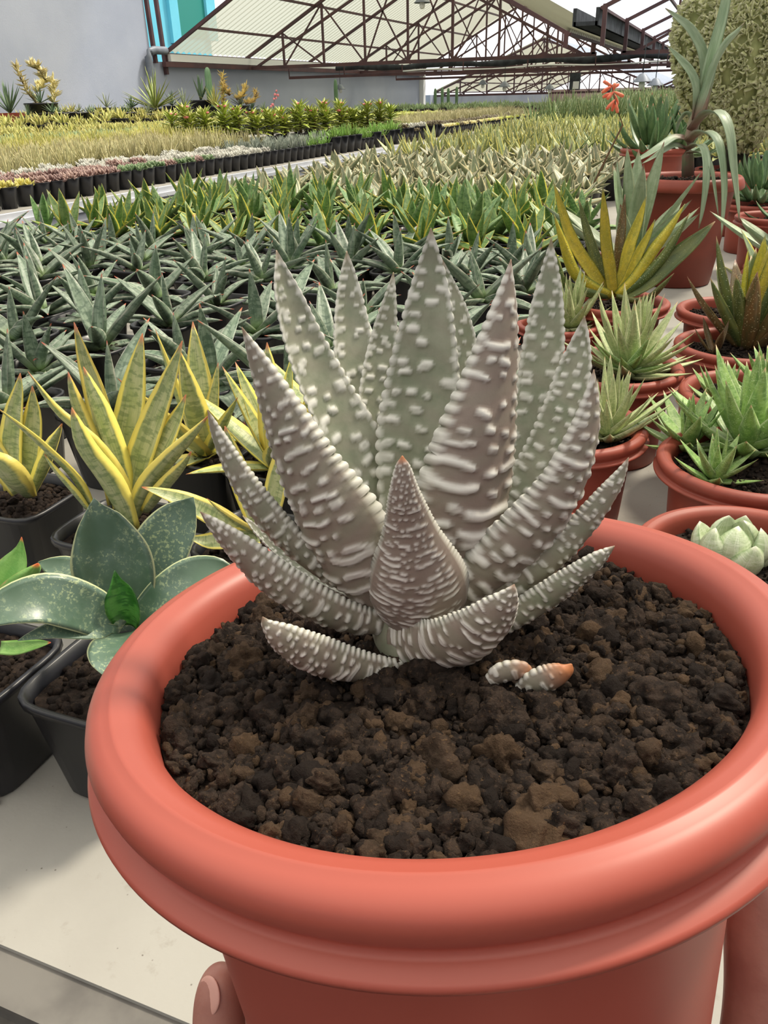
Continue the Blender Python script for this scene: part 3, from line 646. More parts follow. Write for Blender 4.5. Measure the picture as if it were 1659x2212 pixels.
M['sv_yel'] = leaf_mat('yellow_snake_leaf', lin(150, 158, 108), lin(170, 176, 132), lin(214, 204, 112), 0.3, lin(98, 116, 60), 0.5, lin(120, 110, 60), streak=0.3, bscale=16)
M['sv_dark'] = leaf_mat('upright_dark_green_leaf', lin(128, 148, 98), lin(104, 128, 82), lin(192, 192, 134), 0.2, lin(70, 98, 60), 0.5, lin(110, 100, 60), bscale=10)
M['broad'] = leaf_mat('broad_grey_green_leaf', lin(78, 102, 84), lin(98, 120, 106), lin(196, 206, 150), 0.035, lin(160, 176, 130), 0.0, lin(150, 120, 70), rough=0.36, spots=None, vary=0.15)
def speckled():
    m = NB('broad_speckled_leaf'); uv = m.n("ShaderNodeUVMap").outputs[0]; sp = m.n("ShaderNodeSeparateXYZ", i_0=uv); u, v = sp.outputs[0], sp.outputs[1]
    co = m.gen(); a = m.noise(28, co, 4); b = m.noise(420, co, 4, .7); e = m.math('ABSOLUTE', m.math('MULTIPLY_ADD', u, 2.0, -1.0))
    c = m.mix(m.step(a, 0.35, 0.65), lin(74, 98, 78), lin(102, 124, 110)); fl = m.math('MULTIPLY', m.step(b, 0.52, 0.62), m.step(a, 0.4, 0.6))
    c = m.mix(m.math('MULTIPLY', fl, 0.7), c, lin(186, 198, 150)); c = m.mix(m.step(e, 0.93, 0.97), c, lin(206, 212, 164))
    m.bump(b, 0.1, 0.0006); return m.fin(c, 0.34, 0.5)
M['broad'] = speckled()
M['bright'] = leaf_mat('bright_green_young_leaf', lin(58, 122, 44), lin(86, 148, 62), lin(150, 190, 110), 0.05, lin(34, 92, 30), 0.7, lin(60, 110, 50), bscale=12, rough=0.35)
M['lime'] = leaf_mat('plain_green_leaf', lin(112, 156, 76), lin(138, 176, 96), lin(186, 130, 96), 0.05, None, 0, lin(206, 96, 60), rough=0.4)
M['haw'] = leaf_mat('green_white_edged_leaf', lin(108, 140, 76), lin(142, 170, 96), lin(202, 214, 168), 0.10, lin(172, 196, 138), 0.35, lin(190, 160, 120), spots=lin(188, 206, 150), sx=9, sy=34, spotsz=0.26, bumpy=0.6)
M['haw_pale'] = leaf_mat('pale_cream_edged_leaf', lin(142, 158, 106), lin(168, 178, 128), lin(226, 222, 182), 0.13, lin(206, 210, 160), 0.4, lin(196, 160, 120), streak=0.5, spots=lin(206, 212, 170), sx=9, sy=30, spotsz=0.22, bumpy=0.5)
M['gast_y'] = leaf_mat('yellow_warted_leaf', lin(200, 182, 58), lin(172, 164, 56), lin(122, 128, 52), 0.16, lin(120, 122, 44), 0.25, lin(120, 120, 60), spots=lin(216, 206, 104), sx=9, sy=44, spotsz=0.3, bumpy=0.8)
M['gast_g'] = leaf_mat('dark_green_warted_leaf', lin(76, 92, 50), lin(104, 112, 58), lin(150, 146, 84), 0.1, None, 0, lin(150, 120, 80), spots=lin(170, 180, 132), sx=9, sy=44, spotsz=0.27, bumpy=0.8)
M['gast_o'] = leaf_mat('bronze_warted_leaf', lin(108, 82, 50), lin(86, 76, 46), lin(136, 112, 70), 0.1, None, 0, lin(120, 80, 60), spots=lin(186, 172, 130), sx=8, sy=38, spotsz=0.27, bumpy=0.8)
M['agave'] = leaf_mat('grey_green_agave_leaf', lin(134, 152, 116), lin(158, 172, 140), lin(150, 122, 84), 0.06, lin(110, 130, 92), 0.3, lin(120, 80, 56), streak=0.3)
M['agave_y'] = leaf_mat('yellow_edged_agave_leaf', lin(134, 152, 116), lin(158, 172, 140), lin(214, 204, 90), 0.24, lin(110, 130, 92), 0.3, lin(120, 80, 56), streak=0.3)
M['fan'] = leaf_mat('powdery_green_strap_leaf', lin(136, 156, 124), lin(160, 176, 146), lin(192, 202, 172), 0.05, lin(112, 134, 104), 0.25, lin(120, 110, 80), streak=0.4, bscale=4, basecol=lin(128, 100, 88))
M['glass'] = leaf_mat('windowed_fat_leaf', lin(166, 182, 140), lin(186, 198, 162), lin(124, 150, 100), 0.10, lin(206, 214, 186), 0.4, lin(220, 222, 196), rough=0.3, streak=0.7)

# ------------------------------------------------------------------ left foreground pots
sansL = potted('potted_snake_plant', *onz(262, 1150, T + 0.078)[:2], 'square', 'tall snake plant with wide yellow leaf margins behind the dark broad-leaved plant')
N_f, N_b = (0, 1, .35), (0, -1, .35)
for pts, N in (
    ([(196, 1095, -5, 30), (163, 1031, -12, 42), (95, 963, -22, 40), (45, 920, -30, 28), (-10, 878, -38, 2)], (.5, .6, .7)),
    ([(270, 1110, 0, 34), (258, 1035, 0, 50), (203, 955, 0, 50), (122, 885, 0, 34), (60, 802, 0, 2)], (.5, .8, .5)),
    ([(285, 1140, -12, 40), (240, 1045, -20, 72), (186, 970, -28, 62), (164, 915, -32, 34), (155, 880, -33, 2)], (.35, .9, .4)),
    ([(275, 1100, 10, 34), (256, 1000, 14, 54), (222, 900, 18, 52), (196, 835, 20, 28), (180, 792, 21, 2)], (.2, .9, .3)),
    ([(255, 1090, 10, 30), (212, 985, 16, 44), (172, 890, 20, 44), (155, 840, 22, 26), (147, 803, 23, 2)], (.4, .9, .3)),
    ([(280, 1100, 8, 36), (300, 1000, 14, 62), (333, 905, 20, 58), (368, 815, 25, 36), (394, 736, 28, 2)], (-.2, -1, .3)),
    ([(290, 1110, 6, 34), (330, 1010, 12, 48), (364, 940, 16, 46), (388, 890, 19, 26), (402, 852, 20, 2)], (-.3, -.9, .3)),
    ([(284, 1125, -4, 36), (322, 1045, -8, 54), (372, 985, -12, 46), (415, 940, -15, 28), (450, 898, -17, 2)], (-.4, .8, .5)),
    ([(315, 1105, -6, 26), (345, 1062, -10, 40), (380, 1022, -14, 34), (402, 995, -16, 18), (413, 975, -17, 2)], (-.4, .8, .5)),
    ([(265, 1100, 24, 40), (268, 980, 34, 66), (285, 870, 42, 62), (298, 785, 48, 36), (308, 720, 52, 2)], (0, -1, .3)),
    ([(250, 1090, 24, 34), (232, 960, 34, 52), (205, 850, 42, 46), (180, 770, 48, 28), (160, 696, 52, 2)], (.3, -1, .3)),
    ([(190, 1100, -8, 20), (160, 1060, -14, 34), (125, 1020, -18, 30), (105, 995, -20, 16), (96, 980, -21, 2)], (.5, .6, .7))):
    free_leaf(sansL, pts, M['sv_big'], N)
sansL2 = potted('potted_snake_plant', *onz(55, 1085, T + 0.078)[:2], 'square', 'stubby yellow-edged snake plant cut by the left picture edge')
for pts, N in (([(30, 1060, 0, 40), (24, 980, 8, 52), (30, 900, 14, 44), (40, 845, 18, 24), (44, 806, 20, 2)], (0, -1, .3)),
               ([(50, 1060, 6, 30), (64, 980, 12, 50), (72, 905, 18, 42), (72, 865, 20, 22), (70, 834, 21, 2)], (0, -1, .3)),
               ([(62, 1070, -12, 40), (35, 1040, -22, 84), (10, 1005, -28, 90), (-20, 985, -30, 50), (-45, 970, -30, 2)], (.4, .8, .5)),
               ([(66, 1070, -2, 24), (92, 1010, -4, 36), (112, 960, -8, 30), (125, 935, -10, 16), (134, 915, -12, 2)], (-.4, .8, .5)),
               ([(40, 1065, 0, 30), (0, 1000, 4, 50), (-40, 930, 8, 40), (-70, 880, 10, 2)], (.3, -1, .3))):
    free_leaf(sansL2, pts, M['sv_big'], N)
broad = potted('potted_succulent', -0.326, 0.325, 'square', 'dark grey-green broad-leaved plant in a square black pot beside the big pot')
for pts, N, mt, ch in (
    ([(276, 1362, 0, 50), (262, 1280, 8, 150), (245, 1200, 14, 172), (222, 1130, 18, 110), (208, 1095, 20, 40), (203, 1076, 20, 2)], (.1, -1, .35), 'broad', .16),
    ([(285, 1345, 14, 60), (320, 1260, 24, 110), (352, 1185, 32, 130), (388, 1125, 38, 100), (410, 1090, 41, 40), (418, 1074, 42, 2)], (-.3, -1, .3), 'broad', .12),
    ([(290, 1352, -4, 60), (350, 1290, 0, 84), (410, 1246, 4, 84), (465, 1232, 8, 60), (500, 1240, 10, 26), (516, 1248, 10, 2)], (-.2, -.75, .8), 'broad', .1),
    ([(262, 1360, -8, 70), (190, 1318, -16, 104), (110, 1296, -26, 116), (40, 1305, -36, 100), (-20, 1330, -46, 60), (-70, 1360, -54, 2)], (.15, -.75, .8), 'broad', .1),
    ([(262, 1335, 10, 40), (205, 1272, 22, 62), (150, 1236, 32, 66), (110, 1222, 38, 40), (82, 1214, 42, 2)], (.2, -.7, .8), 'broad', .1),
    ([(272, 1366, -14, 60), (262, 1385, -28, 110), (244, 1415, -42, 112), (230, 1440, -52, 70), (222, 1458, -58, 2)], (0, -.55, .9), 'broad', .08),
    ([(255, 1366, -12, 30), (190, 1362, -22, 46), (120, 1362, -32, 42), (70, 1374, -40, 22), (38, 1384, -46, 2)], (.1, -.6, .9), 'broad', .1),
    ([(277, 1350, -4, 44), (272, 1312, -6, 72), (264, 1276, -6, 64), (254, 1252, -5, 26), (248, 1232, -4, 2)], (.05, -1, .3), 'bright', .35)):
    free_leaf(broad, pts, M[mt], N, nseg=20, m=8, th=0.07, chan=ch)
lime = potted('potted_succulent', -0.425, 0.302, 'square', 'plain green plant with red leaf tips in a black pot at the left edge')
for pts, N in (([(-10, 1330, 0, 60), (15, 1260, 6, 84), (38, 1215, 10, 60), (46, 1185, 12, 24), (47, 1160, 12, 2)], (-.3, -1, .3)),
               ([(-5, 1330, -10, 60), (40, 1270, -14, 76), (70, 1235, -16, 46), (82, 1216, -17, 2)], (-.5, .7, .6)),
               ([(-20, 1320, 6, 60), (-30, 1250, 12, 70), (-20, 1190, 14, 2)], (0, -1, .3)),
               ([(0, 1400, -10, 30), (40, 1400, -16, 34), (85, 1392, -20, 20), (110, 1388, -22, 2)], (0, -.6, .8)),
               ([(-40, 1340, -10, 60), (-80, 1290, -14, 70), (-120, 1260, -16, 2)], (.5, -.7, .5))):
    free_leaf(lime, pts, M['lime'], N)
# fallen crumb trail of moss at the foot of that pot
crumbs = Geo()
for i in range(220):
    S, Fi = lump(0); s = rng.uniform(0.0005, 0.0016); k = rng.random(); crumbs.add(S * s + np.array([-0.033 + 0.066 * k, -0.0355 + rng.gauss(0, 0.0006), 0.001 + 0.004 * rng.random()]), [tuple(f) for f in Fi])
obj('moss_line', crumbs.mesh('moss_line', plain('brown_moss', lin(140, 104, 62), 0.9, 0.1)), lime, kind='stuff')
low = potted('potted_snake_plant', *onz(560, 1180, T + 0.078)[:2], 'square', 'yellow snake plant mostly hidden behind the big potted succulent')
for pts, N in (([(540, 1160, 0, 40), (470, 1120, -4, 56), (400, 1084, -8, 44), (345, 1064, -12, 22), (306, 1052, -14, 2)], (.2, -.6, .9)),
               ([(560, 1150, -6, 40), (520, 1130, -12, 46), (480, 1105, -16, 30), (447, 1076, -18, 2)], (.4, .5, .8)),
               ([(560, 1160, -8, 40), (500, 1165, -14, 52), (450, 1170, -18, 40), (405, 1160, -20, 2)], (.2, -.5, .9)),
               ([(560, 1140, 4, 40), (530, 1060, 8, 50), (500, 980, 12, 40), (486, 920, 14, 2)], (.2, -1, .3)),
               ([(580, 1140, 4, 40), (600, 1040, 10, 50), (625, 950, 14, 40), (640, 880, 16, 2)], (-.2, -1, .3))):
    free_leaf(low, pts, M['sv_big'], N)

# ------------------------------------------------------------------ leaf meshes for the rosettes
def LM(name, mat, *a, **k):
    V, F, U = arc_leaf(*a, **k); return mesh(name, V, F, M[mat], U)
PR_TRI = [1.0, 0.98, 0.9, 0.76, 0.55, 0.3, 0.01]
PR_STRAP = [0.8, 0.95, 1.0, 0.96, 0.82, 0.5, 0.01]
PR_FAT = [0.5, 0.8, 1.0, 1.05, 0.95, 0.6, 0.02]
def rosette(t, z, sets, seed, off=(0, 0), sc=1.0, lean=0.0, name='leaf'):
    """sets: list of (meshes, count, z step, radius); golden-angle spiral"""
    r = random.Random(seed); k = 0; a0 = r.random() * 6.283
    for meshes, cnt, dz, rad in sets:
        for i in range(cnt):
            a = a0 + k * 2.39996 + r.uniform(-.25, .25); k += 1
            s = sc * r.uniform(0.82, 1.15)
            obj(name, meshes[r.randrange(len(meshes))], t, loc=(off[0] + rad * math.cos(a), off[1] + rad * math.sin(a), z + dz), rot=(r.uniform(-.1, .1), r.uniform(-.14, .14) + lean * math.cos(a), a), sc=s)
HB = [LM('leaf', 'haw', .058, .017, e, e + 14, 9, 4, .3, .05, PR_TRI) for e in (12, 24)]
HM = [LM('leaf', 'haw', .062, .018, e, e + 10, 9, 4, .3, .05, PR_TRI) for e in (38, 50)]
HT = [LM('leaf', 'haw', .052, .016, e, e + 6, 9, 4, .3, .05, PR_TRI) for e in (66, 80)]
PB = [LM('leaf', 'haw_pale', .058, .013, e, e + 10, 8, 4, .3, .05, PR_TRI) for e in (14, 26)]
PM_ = [LM('leaf', 'haw_pale', .064, .014, e, e + 12, 8, 4, .3, .05, PR_TRI) for e in (40, 52)]
PT = [LM('leaf', 'haw_pale', .058, .013, e, e + 5, 8, 4, .3, .05, PR_TRI) for e in (66, 82)]

# ------------------------------------------------------------------ right-hand terracotta pots
t = potted('potted_haworthia', 0.066, 0.745, 'terra', 'big green starry haworthia clump overflowing its terracotta pot at the right edge')
rosette(t, .108, [(HB, 12, 0, .006), (HM, 13, .008, .004), (HT, 7, .014, .002)], 3, (-.002, 0.05), 1.5)
rosette(t, .106, [(HB, 7, 0, .004), (HM, 7, .004, .003), (HT, 4, .008, .001)], 4, (-.03, -.03), .72)
rosette(t, .106, [(HB, 8, 0, .004), (HM, 8, .004, .003), (HT, 4, .008, .001)], 5, (-.058, .045), .9)
rosette(t, .104, [(HB, 6, 0, .004), (HM, 5, .004, .003)], 6, (.04, -.03), .6)
t = potted('potted_haworthia', 0.062, 0.560, 'terra', 'fat window-leaved succulent with translucent pale tips in the nearest right terracotta pot')
for k in range(9):
    a = k * 2.4 + .4; e = 30 + 6 * k
    o = obj('leaf', LM('leaf', 'glass', .036, .024, e, e + 25, 10, 8, .55, .0, PR_FAT), t, loc=(-.012 + .004 * math.cos(a), .01 + .004 * math.sin(a), .104), rot=(0, 0, a))
t = potted('potted_haworthia', -0.112, 0.785, 'terra', 'pale cream-edged haworthia in a terracotta pot half hidden by the big warted plant')
rosette(t, .108, [(PB, 12, 0, .006), (PM_, 14, .006, .005), (PT, 8, .012, .003)], 8, (.045, .0), 1.05)
t = potted('potted_haworthia', -0.088, 1.0, 'terra', 'dense pale-streaked haworthia tuft pointing right, in the middle right terracotta pot')
rosette(t, .108, [(PB, 14, 0, .008), (PM_, 18, .008, .006), (PT, 12, .016, .003)], 9, (.02, .0), 1.45, .2)
rosette(t, .120, [(HB, 6, 0, .004), (HM, 6, .004, .003)], 10, (.02, -.02), .85)
t = potted('potted_haworthia', 0.075, 0.945, 'terra', 'green white-dotted haworthia pot behind the big starry clump')
rosette(t, .106, [(HB, 8, 0, .004), (HM, 9, .004, .003), (HT, 5, .01, .002)], 12, (-.035, -.03), .8)
rosette(t, .106, [(HB, 8, 0, .004), (HM, 9, .004, .003), (HT, 5, .01, .002)], 13, (.02, .02), 1.05)
GO = [LM('leaf', 'gast_o', .105, .022, e, e + 12, 10, 4, .28, .1, PR_STRAP) for e in (48, 60)]
GG = [LM('leaf', 'gast_g', .115, .022, e, e + 8, 10, 4, .28, .1, PR_STRAP) for e in (56, 70, 82)]
GY = [LM('leaf', 'gast_y', .110, .020, e, e + 5, 10, 4, .28, .1, PR_STRAP) for e in (74, 84)]
t = potted('potted_gasteria', 0.058, 1.145, 'terra', 'bronze and dark green warted upright plant in a terracotta pot with bare grit in front')
rosette(t, .104, [(GO, 6, 0, .01), (GG, 11, 0, .008), (GY, 4, 0, .004)], 15, (.012, .035), 1.2)
rosette(t, .104, [(GO, 4, 0, .003)], 16, (-.03, -.01), .5)
t = potted('potted_gasteria', 0.050, 1.345, 'terra', 'dark warted seedling in a terracotta pot of bare grit beyond the bronze plant')
rosette(t, .104, [(GG, 5, 0, .006)], 17, (.04, .02), .6)
ya = potted('potted_gasteria', *onz(1330, 668, T + .104)[:2], 'terra', 'long yellow warted aloe-like plant standing between the snake plants and the big pot')
for tip, mid, w, d, mt, N in (((1195, 392), (1235, 520), 30, 10, 'gast_y', (.3, -.9, .2)), ((1196, 462), (1240, 590), 30, -25, 'gast_y', (.4, .8, .4)), ((1188, 520), (1215, 610), 26, -40, 'gast_g', (.5, .7, .5)),
        ((1302, 404), (1308, 520), 27, 0, 'gast_y', (0, -1, .1)), ((1396, 424), (1360, 530), 28, 20, 'gast_y', (-.2, -1, .2)), ((1415, 474), (1378, 550), 22, 0, 'gast_y', (-.2, -1, .2)), ((1480, 440), (1410, 545), 34, 0, 'gast_y', (-.4, .9, .3)),
        ((1490, 460), (1430, 560), 28, -10, 'gast_g', (-.4, .9, .3)), ((1545, 478), (1455, 560), 44, -20, 'gast_g', (-.5, -.7, .5)), ((1456, 590), (1405, 640), 28, -50, 'gast_g', (-.5, .6, .7)), ((1350, 420), (1338, 530), 24, 40, 'gast_o', (0, -1, .1)), ((1250, 430), (1280, 540), 24, 40, 'gast_g', (0, -1, .1))):
    bx, by = 1325 + (tip[0] - 1325) * 0.06, 640
    free_leaf(ya, [(bx, by, 0, w * .8), ((bx + mid[0]) / 2 + 2, (by + mid[1]) / 2 + 8, d * .3, w), (mid[0], mid[1], d * .6, w * .95), ((mid[0] + tip[0]) / 2 + (tip[0] - mid[0]) * .04, (mid[1] + tip[1]) / 2, d * .85, w * .66), (tip[0], tip[1], d, 1.5)], M[mt], N, 14, 6, .3, .14)
t = potted('potted_haworthia', -0.205, 1.28, 'terra', 'pale striped haworthia tuft left of the yellow warted plant', sc=.8)
rosette(t, .086, [(PB, 10, 0, .006), (PM_, 12, .006, .005), (PT, 10, .014, .003)], 19, (.02, 0), 1.25)
AG = [LM('leaf', 'agave', .19, .040, e, e + 14, 12, 4, .12, .18, PR_STRAP) for e in (22, 36)]
AG2 = [LM('leaf', 'agave', .20, .036, e, e + 8, 12, 4, .12, .18, PR_STRAP) for e in (46, 60, 74)]
AY = [LM('leaf', 'agave_y', .17, .030, e, e - 8, 12, 4, .12, .18, PR_STRAP) for e in (18, 34, 58)]
t = potted('potted_agave', -0.178, 1.80, 'terra', 'grey-green agave rosette left of the tall drooping plant', sc=.9)
rosette(t, .10, [(AG, 8, 0, .012), (AG2, 9, .01, .006)], 21, (.03, 0), 1.0)
t = potted('potted_agave', 0.150, 1.72, 'terra', 'agave with red-brown leaf edges at the right picture edge')
rosette(t, .108, [(AG, 8, .02, .012), (AG2, 6, .03, .006)], 22, (0, 0), .92)
t = potted('potted_agave', 0.115, 1.535, 'terra', 'yellow-edged grey agave behind the bronze warted plant', sc=.85)
rosette(t, .09, [(AY, 11, 0, .01)], 23, (0, 0), .72)

# the tall drooping plant in the big pot
fan = obj('potted_aloe', None, loc=(-0.07, 2.12, T), label='tall plant with drooping powdery strap leaves in the biggest terracotta pot', cat='potted plant')
bp = [(0.0005, 0), (0.080, 0), (0.084, 0.004), (0.106, 0.205), (0.108, 0.215)]
bo = obj('pot', Geo().lathe(bp, 64, capb=False).mesh('pot', plain('big_shaded_terracotta', lin(132, 60, 46), 0.5, 0.35, 0, lin(118, 55, 43), 10)), fan)  # darker base colour stands in for the shade on this pot
obj('rim', Geo().lathe([(0.108, 0.214), (0.124, 0.214), (0.127, 0.218), (0.126, 0.226), (0.122, 0.236), (0.117, 0.241), (0.111, 0.240), (0.107, 0.234), (0.104, 0.21)], 64, capb=False).mesh('rim', M['terra_old_shaded']), bo)
obj('soil', grit('soil', 0.105, lambda x, y: 0.228, [(30, 0.004, 0.007, 1, 6), (300, 0.002, 0.004, 0, 8)], M['soil_far']), fan, kind='stuff')
fb = np.array([-0.07, 2.12, T]); tr = [(1486, 380, 0), (1486, 335, 0), (1490, 300, 0), (1500, 262, 0), (1516, 225, 0), (1530, 190, 0)]
pts = [onv(x, y, fb, d) - fb for x, y, d in tr]
obj('stem', Geo().tube(pts, [.014, .013, .013, .013, .011, .006], 12).mesh('stem', plain('brownish_stem', lin(142, 112, 100), 0.6, 0.3, 0, lin(120, 126, 96), 30)), fan)
for pts, N in (
    ([(1512, 245, 0, 24), (1528, 170, 0, 28), (1540, 113, 0, 26), (1558, 45, 0, 23), (1574, -30, 0, 18), (1588, -100, 0, 2)], (-.2, -1, 0)),
    ([(1505, 262, -8, 26), (1524, 200, -12, 30), (1542, 145, -16, 26), (1567, 97, -20, 24), (1592, 70, -22, 15), (1608, 49, -23, 2)], (-.6, .8, .2)),
    ([(1503, 250, 10, 22), (1521, 175, 14, 28), (1516, 113, 16, 26), (1492, 65, 18, 22), (1460, 36, 20, 12), (1437, 18, 22, 2)], (.3, -1, .2)),
    ([(1500, 258, -10, 20), (1503, 195, -16, 25), (1492, 158, -20, 22), (1468, 128, -26, 16), (1440, 97, -30, 2)], (.4, -.9, .2)),
    ([(1494, 280, -10, 26), (1526, 244, -45, 32), (1556, 246, -85, 32), (1574, 285, -118, 28), (1583, 362, -138, 25), (1593, 440, -144, 15), (1597, 478, -145, 2)], (.2, -.5, 1)),
    ([(1487, 305, -16, 22), (1515, 284, -60, 28), (1544, 296, -105, 26), (1558, 339, -135, 23), (1563, 407, -146, 20), (1560, 475, -148, 11), (1558, 512, -148, 2)], (.2, -.5, 1)),
    ([(1485, 322, -16, 20), (1510, 312, -75, 22), (1524, 335, -125, 20), (1525, 384, -148, 18), (1517, 452, -152, 10), (1509, 494, -152, 2)], (.1, -.6, 1)),
    ([(1486, 300, 0, 18), (1458, 297, -10, 20), (1430, 314, -50, 18), (1390, 339, -70, 12), (1349, 358, -80, 2)], (-.1, -.6, 1)),
    ([(1484, 322, -8, 16), (1458, 314, -20, 18), (1430, 328, -30, 15), (1408, 342, -36, 9), (1386, 354, -40, 2)], (-.1, -.6, 1)),
    ([(1498, 262, 20, 16), (1484, 245, 30, 18), (1468, 262, 36, 14), (1460, 290, 40, 2)], (-.3, .6, 1)),
    ([(1486, 330, -20, 14), (1515, 330, -90, 15), (1535, 360, -138, 13), (1545, 420, -150, 9), (1552, 470, -152, 2)], (.2, -.6, 1))):
    free_leaf(fan, pts, M['fan'], N, 22, 6, .12, .12)

# pots, crested plant and dark toothed clumps behind it on the right
M['crest'] = leaf_mat('pale_green_crest', lin(214, 216, 164), lin(192, 198, 138), lin(232, 230, 190), 0.3, None, 0, None, rough=0.6)
M['tooth'] = leaf_mat('dark_toothed_leaf', lin(74, 104, 66), lin(98, 124, 82), lin(150, 160, 110), 0.07, None, 0, lin(160, 110, 80), spots=lin(140, 156, 110), sx=6, sy=30, spotsz=0.2)
crest = obj('potted_crested_euphorbia', None, loc=(0.045, 2.95, T), label='huge pale ruffled crested succulent towering at the top right corner', cat='potted plant')
obj('pot', Geo().lathe([(r * 1.15, z * 0.9) for r, z in bp], 48, capb=False).mesh('pot', M['terra_old_shaded']), crest)
obj('soil', grit('soil', 0.128, lambda x, y: 0.18, [(60, 0.004, 0.009, 0, 6)], M['soil_far']), crest, kind='stuff')
obj('stem', Geo().tube([(0, 0, 0.16), (-0.01, 0.02, 0.26), (0.0, 0.02, 0.38)], [.035, .04, .06], 12).mesh('stem', plain('dark_woody_stem', lin(70, 72, 52), 0.8, 0.2, 0, lin(50, 48, 40), 20, .4, .01)), crest)
V, F = ICO[3]; d = 0.12 * np.sin(V @ np.array([5, 3, 4.])) + 0.1 * np.sin(V @ np.array([-4, 6, 3.]))
CB = V * (1 + d)[:, None] * np.array([0.215, 0.16, 0.24]); CB[:, 2] += 0.54
obj('body', mesh('body', CB * np.array([.93, .93, 1]) , F, plain('crest_body', lin(150, 156, 104), 0.7, 0.2, 0, lin(172, 174, 122), 30)), crest)
g = Geo(); cr = np.random.RandomState(5)
for i in range(4200):                             # ruffled ridges all over the crest
    nrm = cr.normal(size=3); nrm /= np.linalg.norm(nrm); p = nrm * (1 + 0.12 * math.sin(nrm @ np.array([5, 3, 4.])) + 0.1 * math.sin(nrm @ np.array([-4, 6, 3.]))) * np.array([0.205, 0.153, 0.242]) * (1 + 0.04 * cr.rand()) + np.array([0, 0, 0.54]); ax = np.cross(nrm, cr.normal(size=3)); ax /= np.linalg.norm(ax); bx = np.cross(nrm, ax)
    L = cr.uniform(.007, .016); ph = cr.rand() * 6; K = 7; Vv = []; Uu = []
    for k in range(K):
        s = (k / (K - 1) - .5) * 2; w = p + ax * s * L + bx * math.sin(ph + s * 3.2) * L * .45
        lip = w + nrm * (0.011 + 0.005 * math.sin(ph + 5 * s)) * (1 - .5 * s * s) + bx * math.cos(ph + 4 * s) * 0.005
        Vv += [w - bx * .003, lip, w + bx * .004]; Uu += [(0.5, .3), (0.02, .5), (0.5, .6)]
    g.add(Vv, [q for k in range(K - 1) for q in ((3 * k, 3 * k + 3, 3 * k + 4, 3 * k + 1), (3 * k + 1, 3 * k + 4, 3 * k + 5, 3 * k + 2))], Uu)
obj('ruffles', g.mesh('ruffles', M['crest']), crest, kind='stuff')
TL = [LM('leaf', 'tooth', .15, .026, e, e + 40, 9, 4, .35, .1, PR_STRAP) for e in (-5, 15, 35)]
TU = [LM('leaf', 'tooth', .13, .028, e, e + 20, 9, 4, .35, .1, PR_STRAP) for e in (55, 75)]
t = potted('potted_aloe', -0.27, 3.85, 'terra', 'dark green toothed clump behind the drooping strap leaves', sc=1.7)
rosette(t, .18, [(TL, 16, 0, .03), (TU, 14, .04, .03)], 31, (-.02, 0), 1.35)
rosette(t, .18, [(TL, 10, 0, .02), (TU, 10, .03, .02)], 32, (.12, .03), 1.2)
t = potted('potted_aloe', 0.11, 2.60, 'terra', 'curly dark green clump under the pale crested plant', sc=1.1)
rosette(t, .12, [(TL, 16, 0.02, .03), (TU, 14, .05, .02)], 33, (0, 0), .8)
t = potted('potted_aloe', 0.145, 2.30, 'terra', 'small dark plant in the terracotta pot at the right edge behind the agave', sc=1.15)
rosette(t, .12, [(TL, 6, 0, .02)], 34, (.03, 0), .6)
# orange flower spray on a bare stalk
fl = obj('flower_stalk', None, loc=(-0.52, 3.3, T), label='bare stalk with drooping orange-red tubular flowers above the spiky field', cat='flower')
fp = lambda x, y, d=0: onv(x, y, np.array([-0.52, 3.3, T]), d) - np.array([-0.52, 3.3, T])
obj('stalk', Geo().tube([(0.06, .1, .08), fp(1345, 270), fp(1330, 225), fp(1322, 185)], .0035, 6).mesh('stalk', plain('brown_stalk', lin(120, 92, 72), .7)), fl)
fm = plain('orange_red_petal', lin(226, 110, 84), .5, .3, 0, lin(240, 140, 110), 40)
for i, (a, b) in enumerate((((1322, 186), (1304, 176)), ((1322, 186), (1300, 200)), ((1325, 190), (1336, 182)), ((1325, 198), (1312, 214)), ((1326, 198), (1347, 208)), ((1328, 205), (1334, 226)), ((1328, 215), (1310, 236)), ((1330, 220), (1334, 244)), ((1330, 212), (1322, 240)), ((1326, 195), (1328, 180)), ((1324, 200), (1302, 210)))):
    A, B = fp(*a, .01 * (i % 3 - 1)), fp(*b, .02 * (i % 3 - 1)); obj('flower', Geo().tube([A, A * .7 + B * .3, A * .3 + B * .7, B], [.002, .005, .0065, .005], 8).mesh('flower', fm), fl)
# ------------------------------------------------------------------ fields of small plants
def LS(mat, L, W, els, de=0, nseg=8, m=4, th=.2, chan=.14, prof=None, wave=0.0):
    out = []
    for e in els:
        dd = de[els.index(e)] if isinstance(de, (list, tuple)) else de
        V, F, U = arc_leaf(L, W, e, e + dd, nseg, m, th, chan, prof, wave); out.append((mesh('leaf', V, F, M[mat], U), (V, F, U)))
    return out
def spread(sets, seed, sc=1.0, arch=0.26):
    r = random.Random(seed); k = 0; a0 = r.random() * 6.283; res = []
    for lv, cnt, dz, rad in sets:
        for i in range(cnt):
            a = a0 + k * 2.39996 + r.uniform(-.35, .35); k += 1
            res.append((lv[r.randrange(len(lv))], a, r.uniform(-arch, arch), sc * r.uniform(.75, 1.15), (rad * math.cos(a), rad * math.sin(a), dz)))
    return res
POTG = Geo().lathe([(0.034, 0.0), (0.0475, 0.086), (0.049, 0.09), (0.0445, 0.09), (0.043, 0.078)], 12)
POTG.add([(0.043 * math.cos(j * math.pi / 6), 0.043 * math.sin(j * math.pi / 6), 0.079) for j in range(12)], [tuple(range(12))], None, 1)
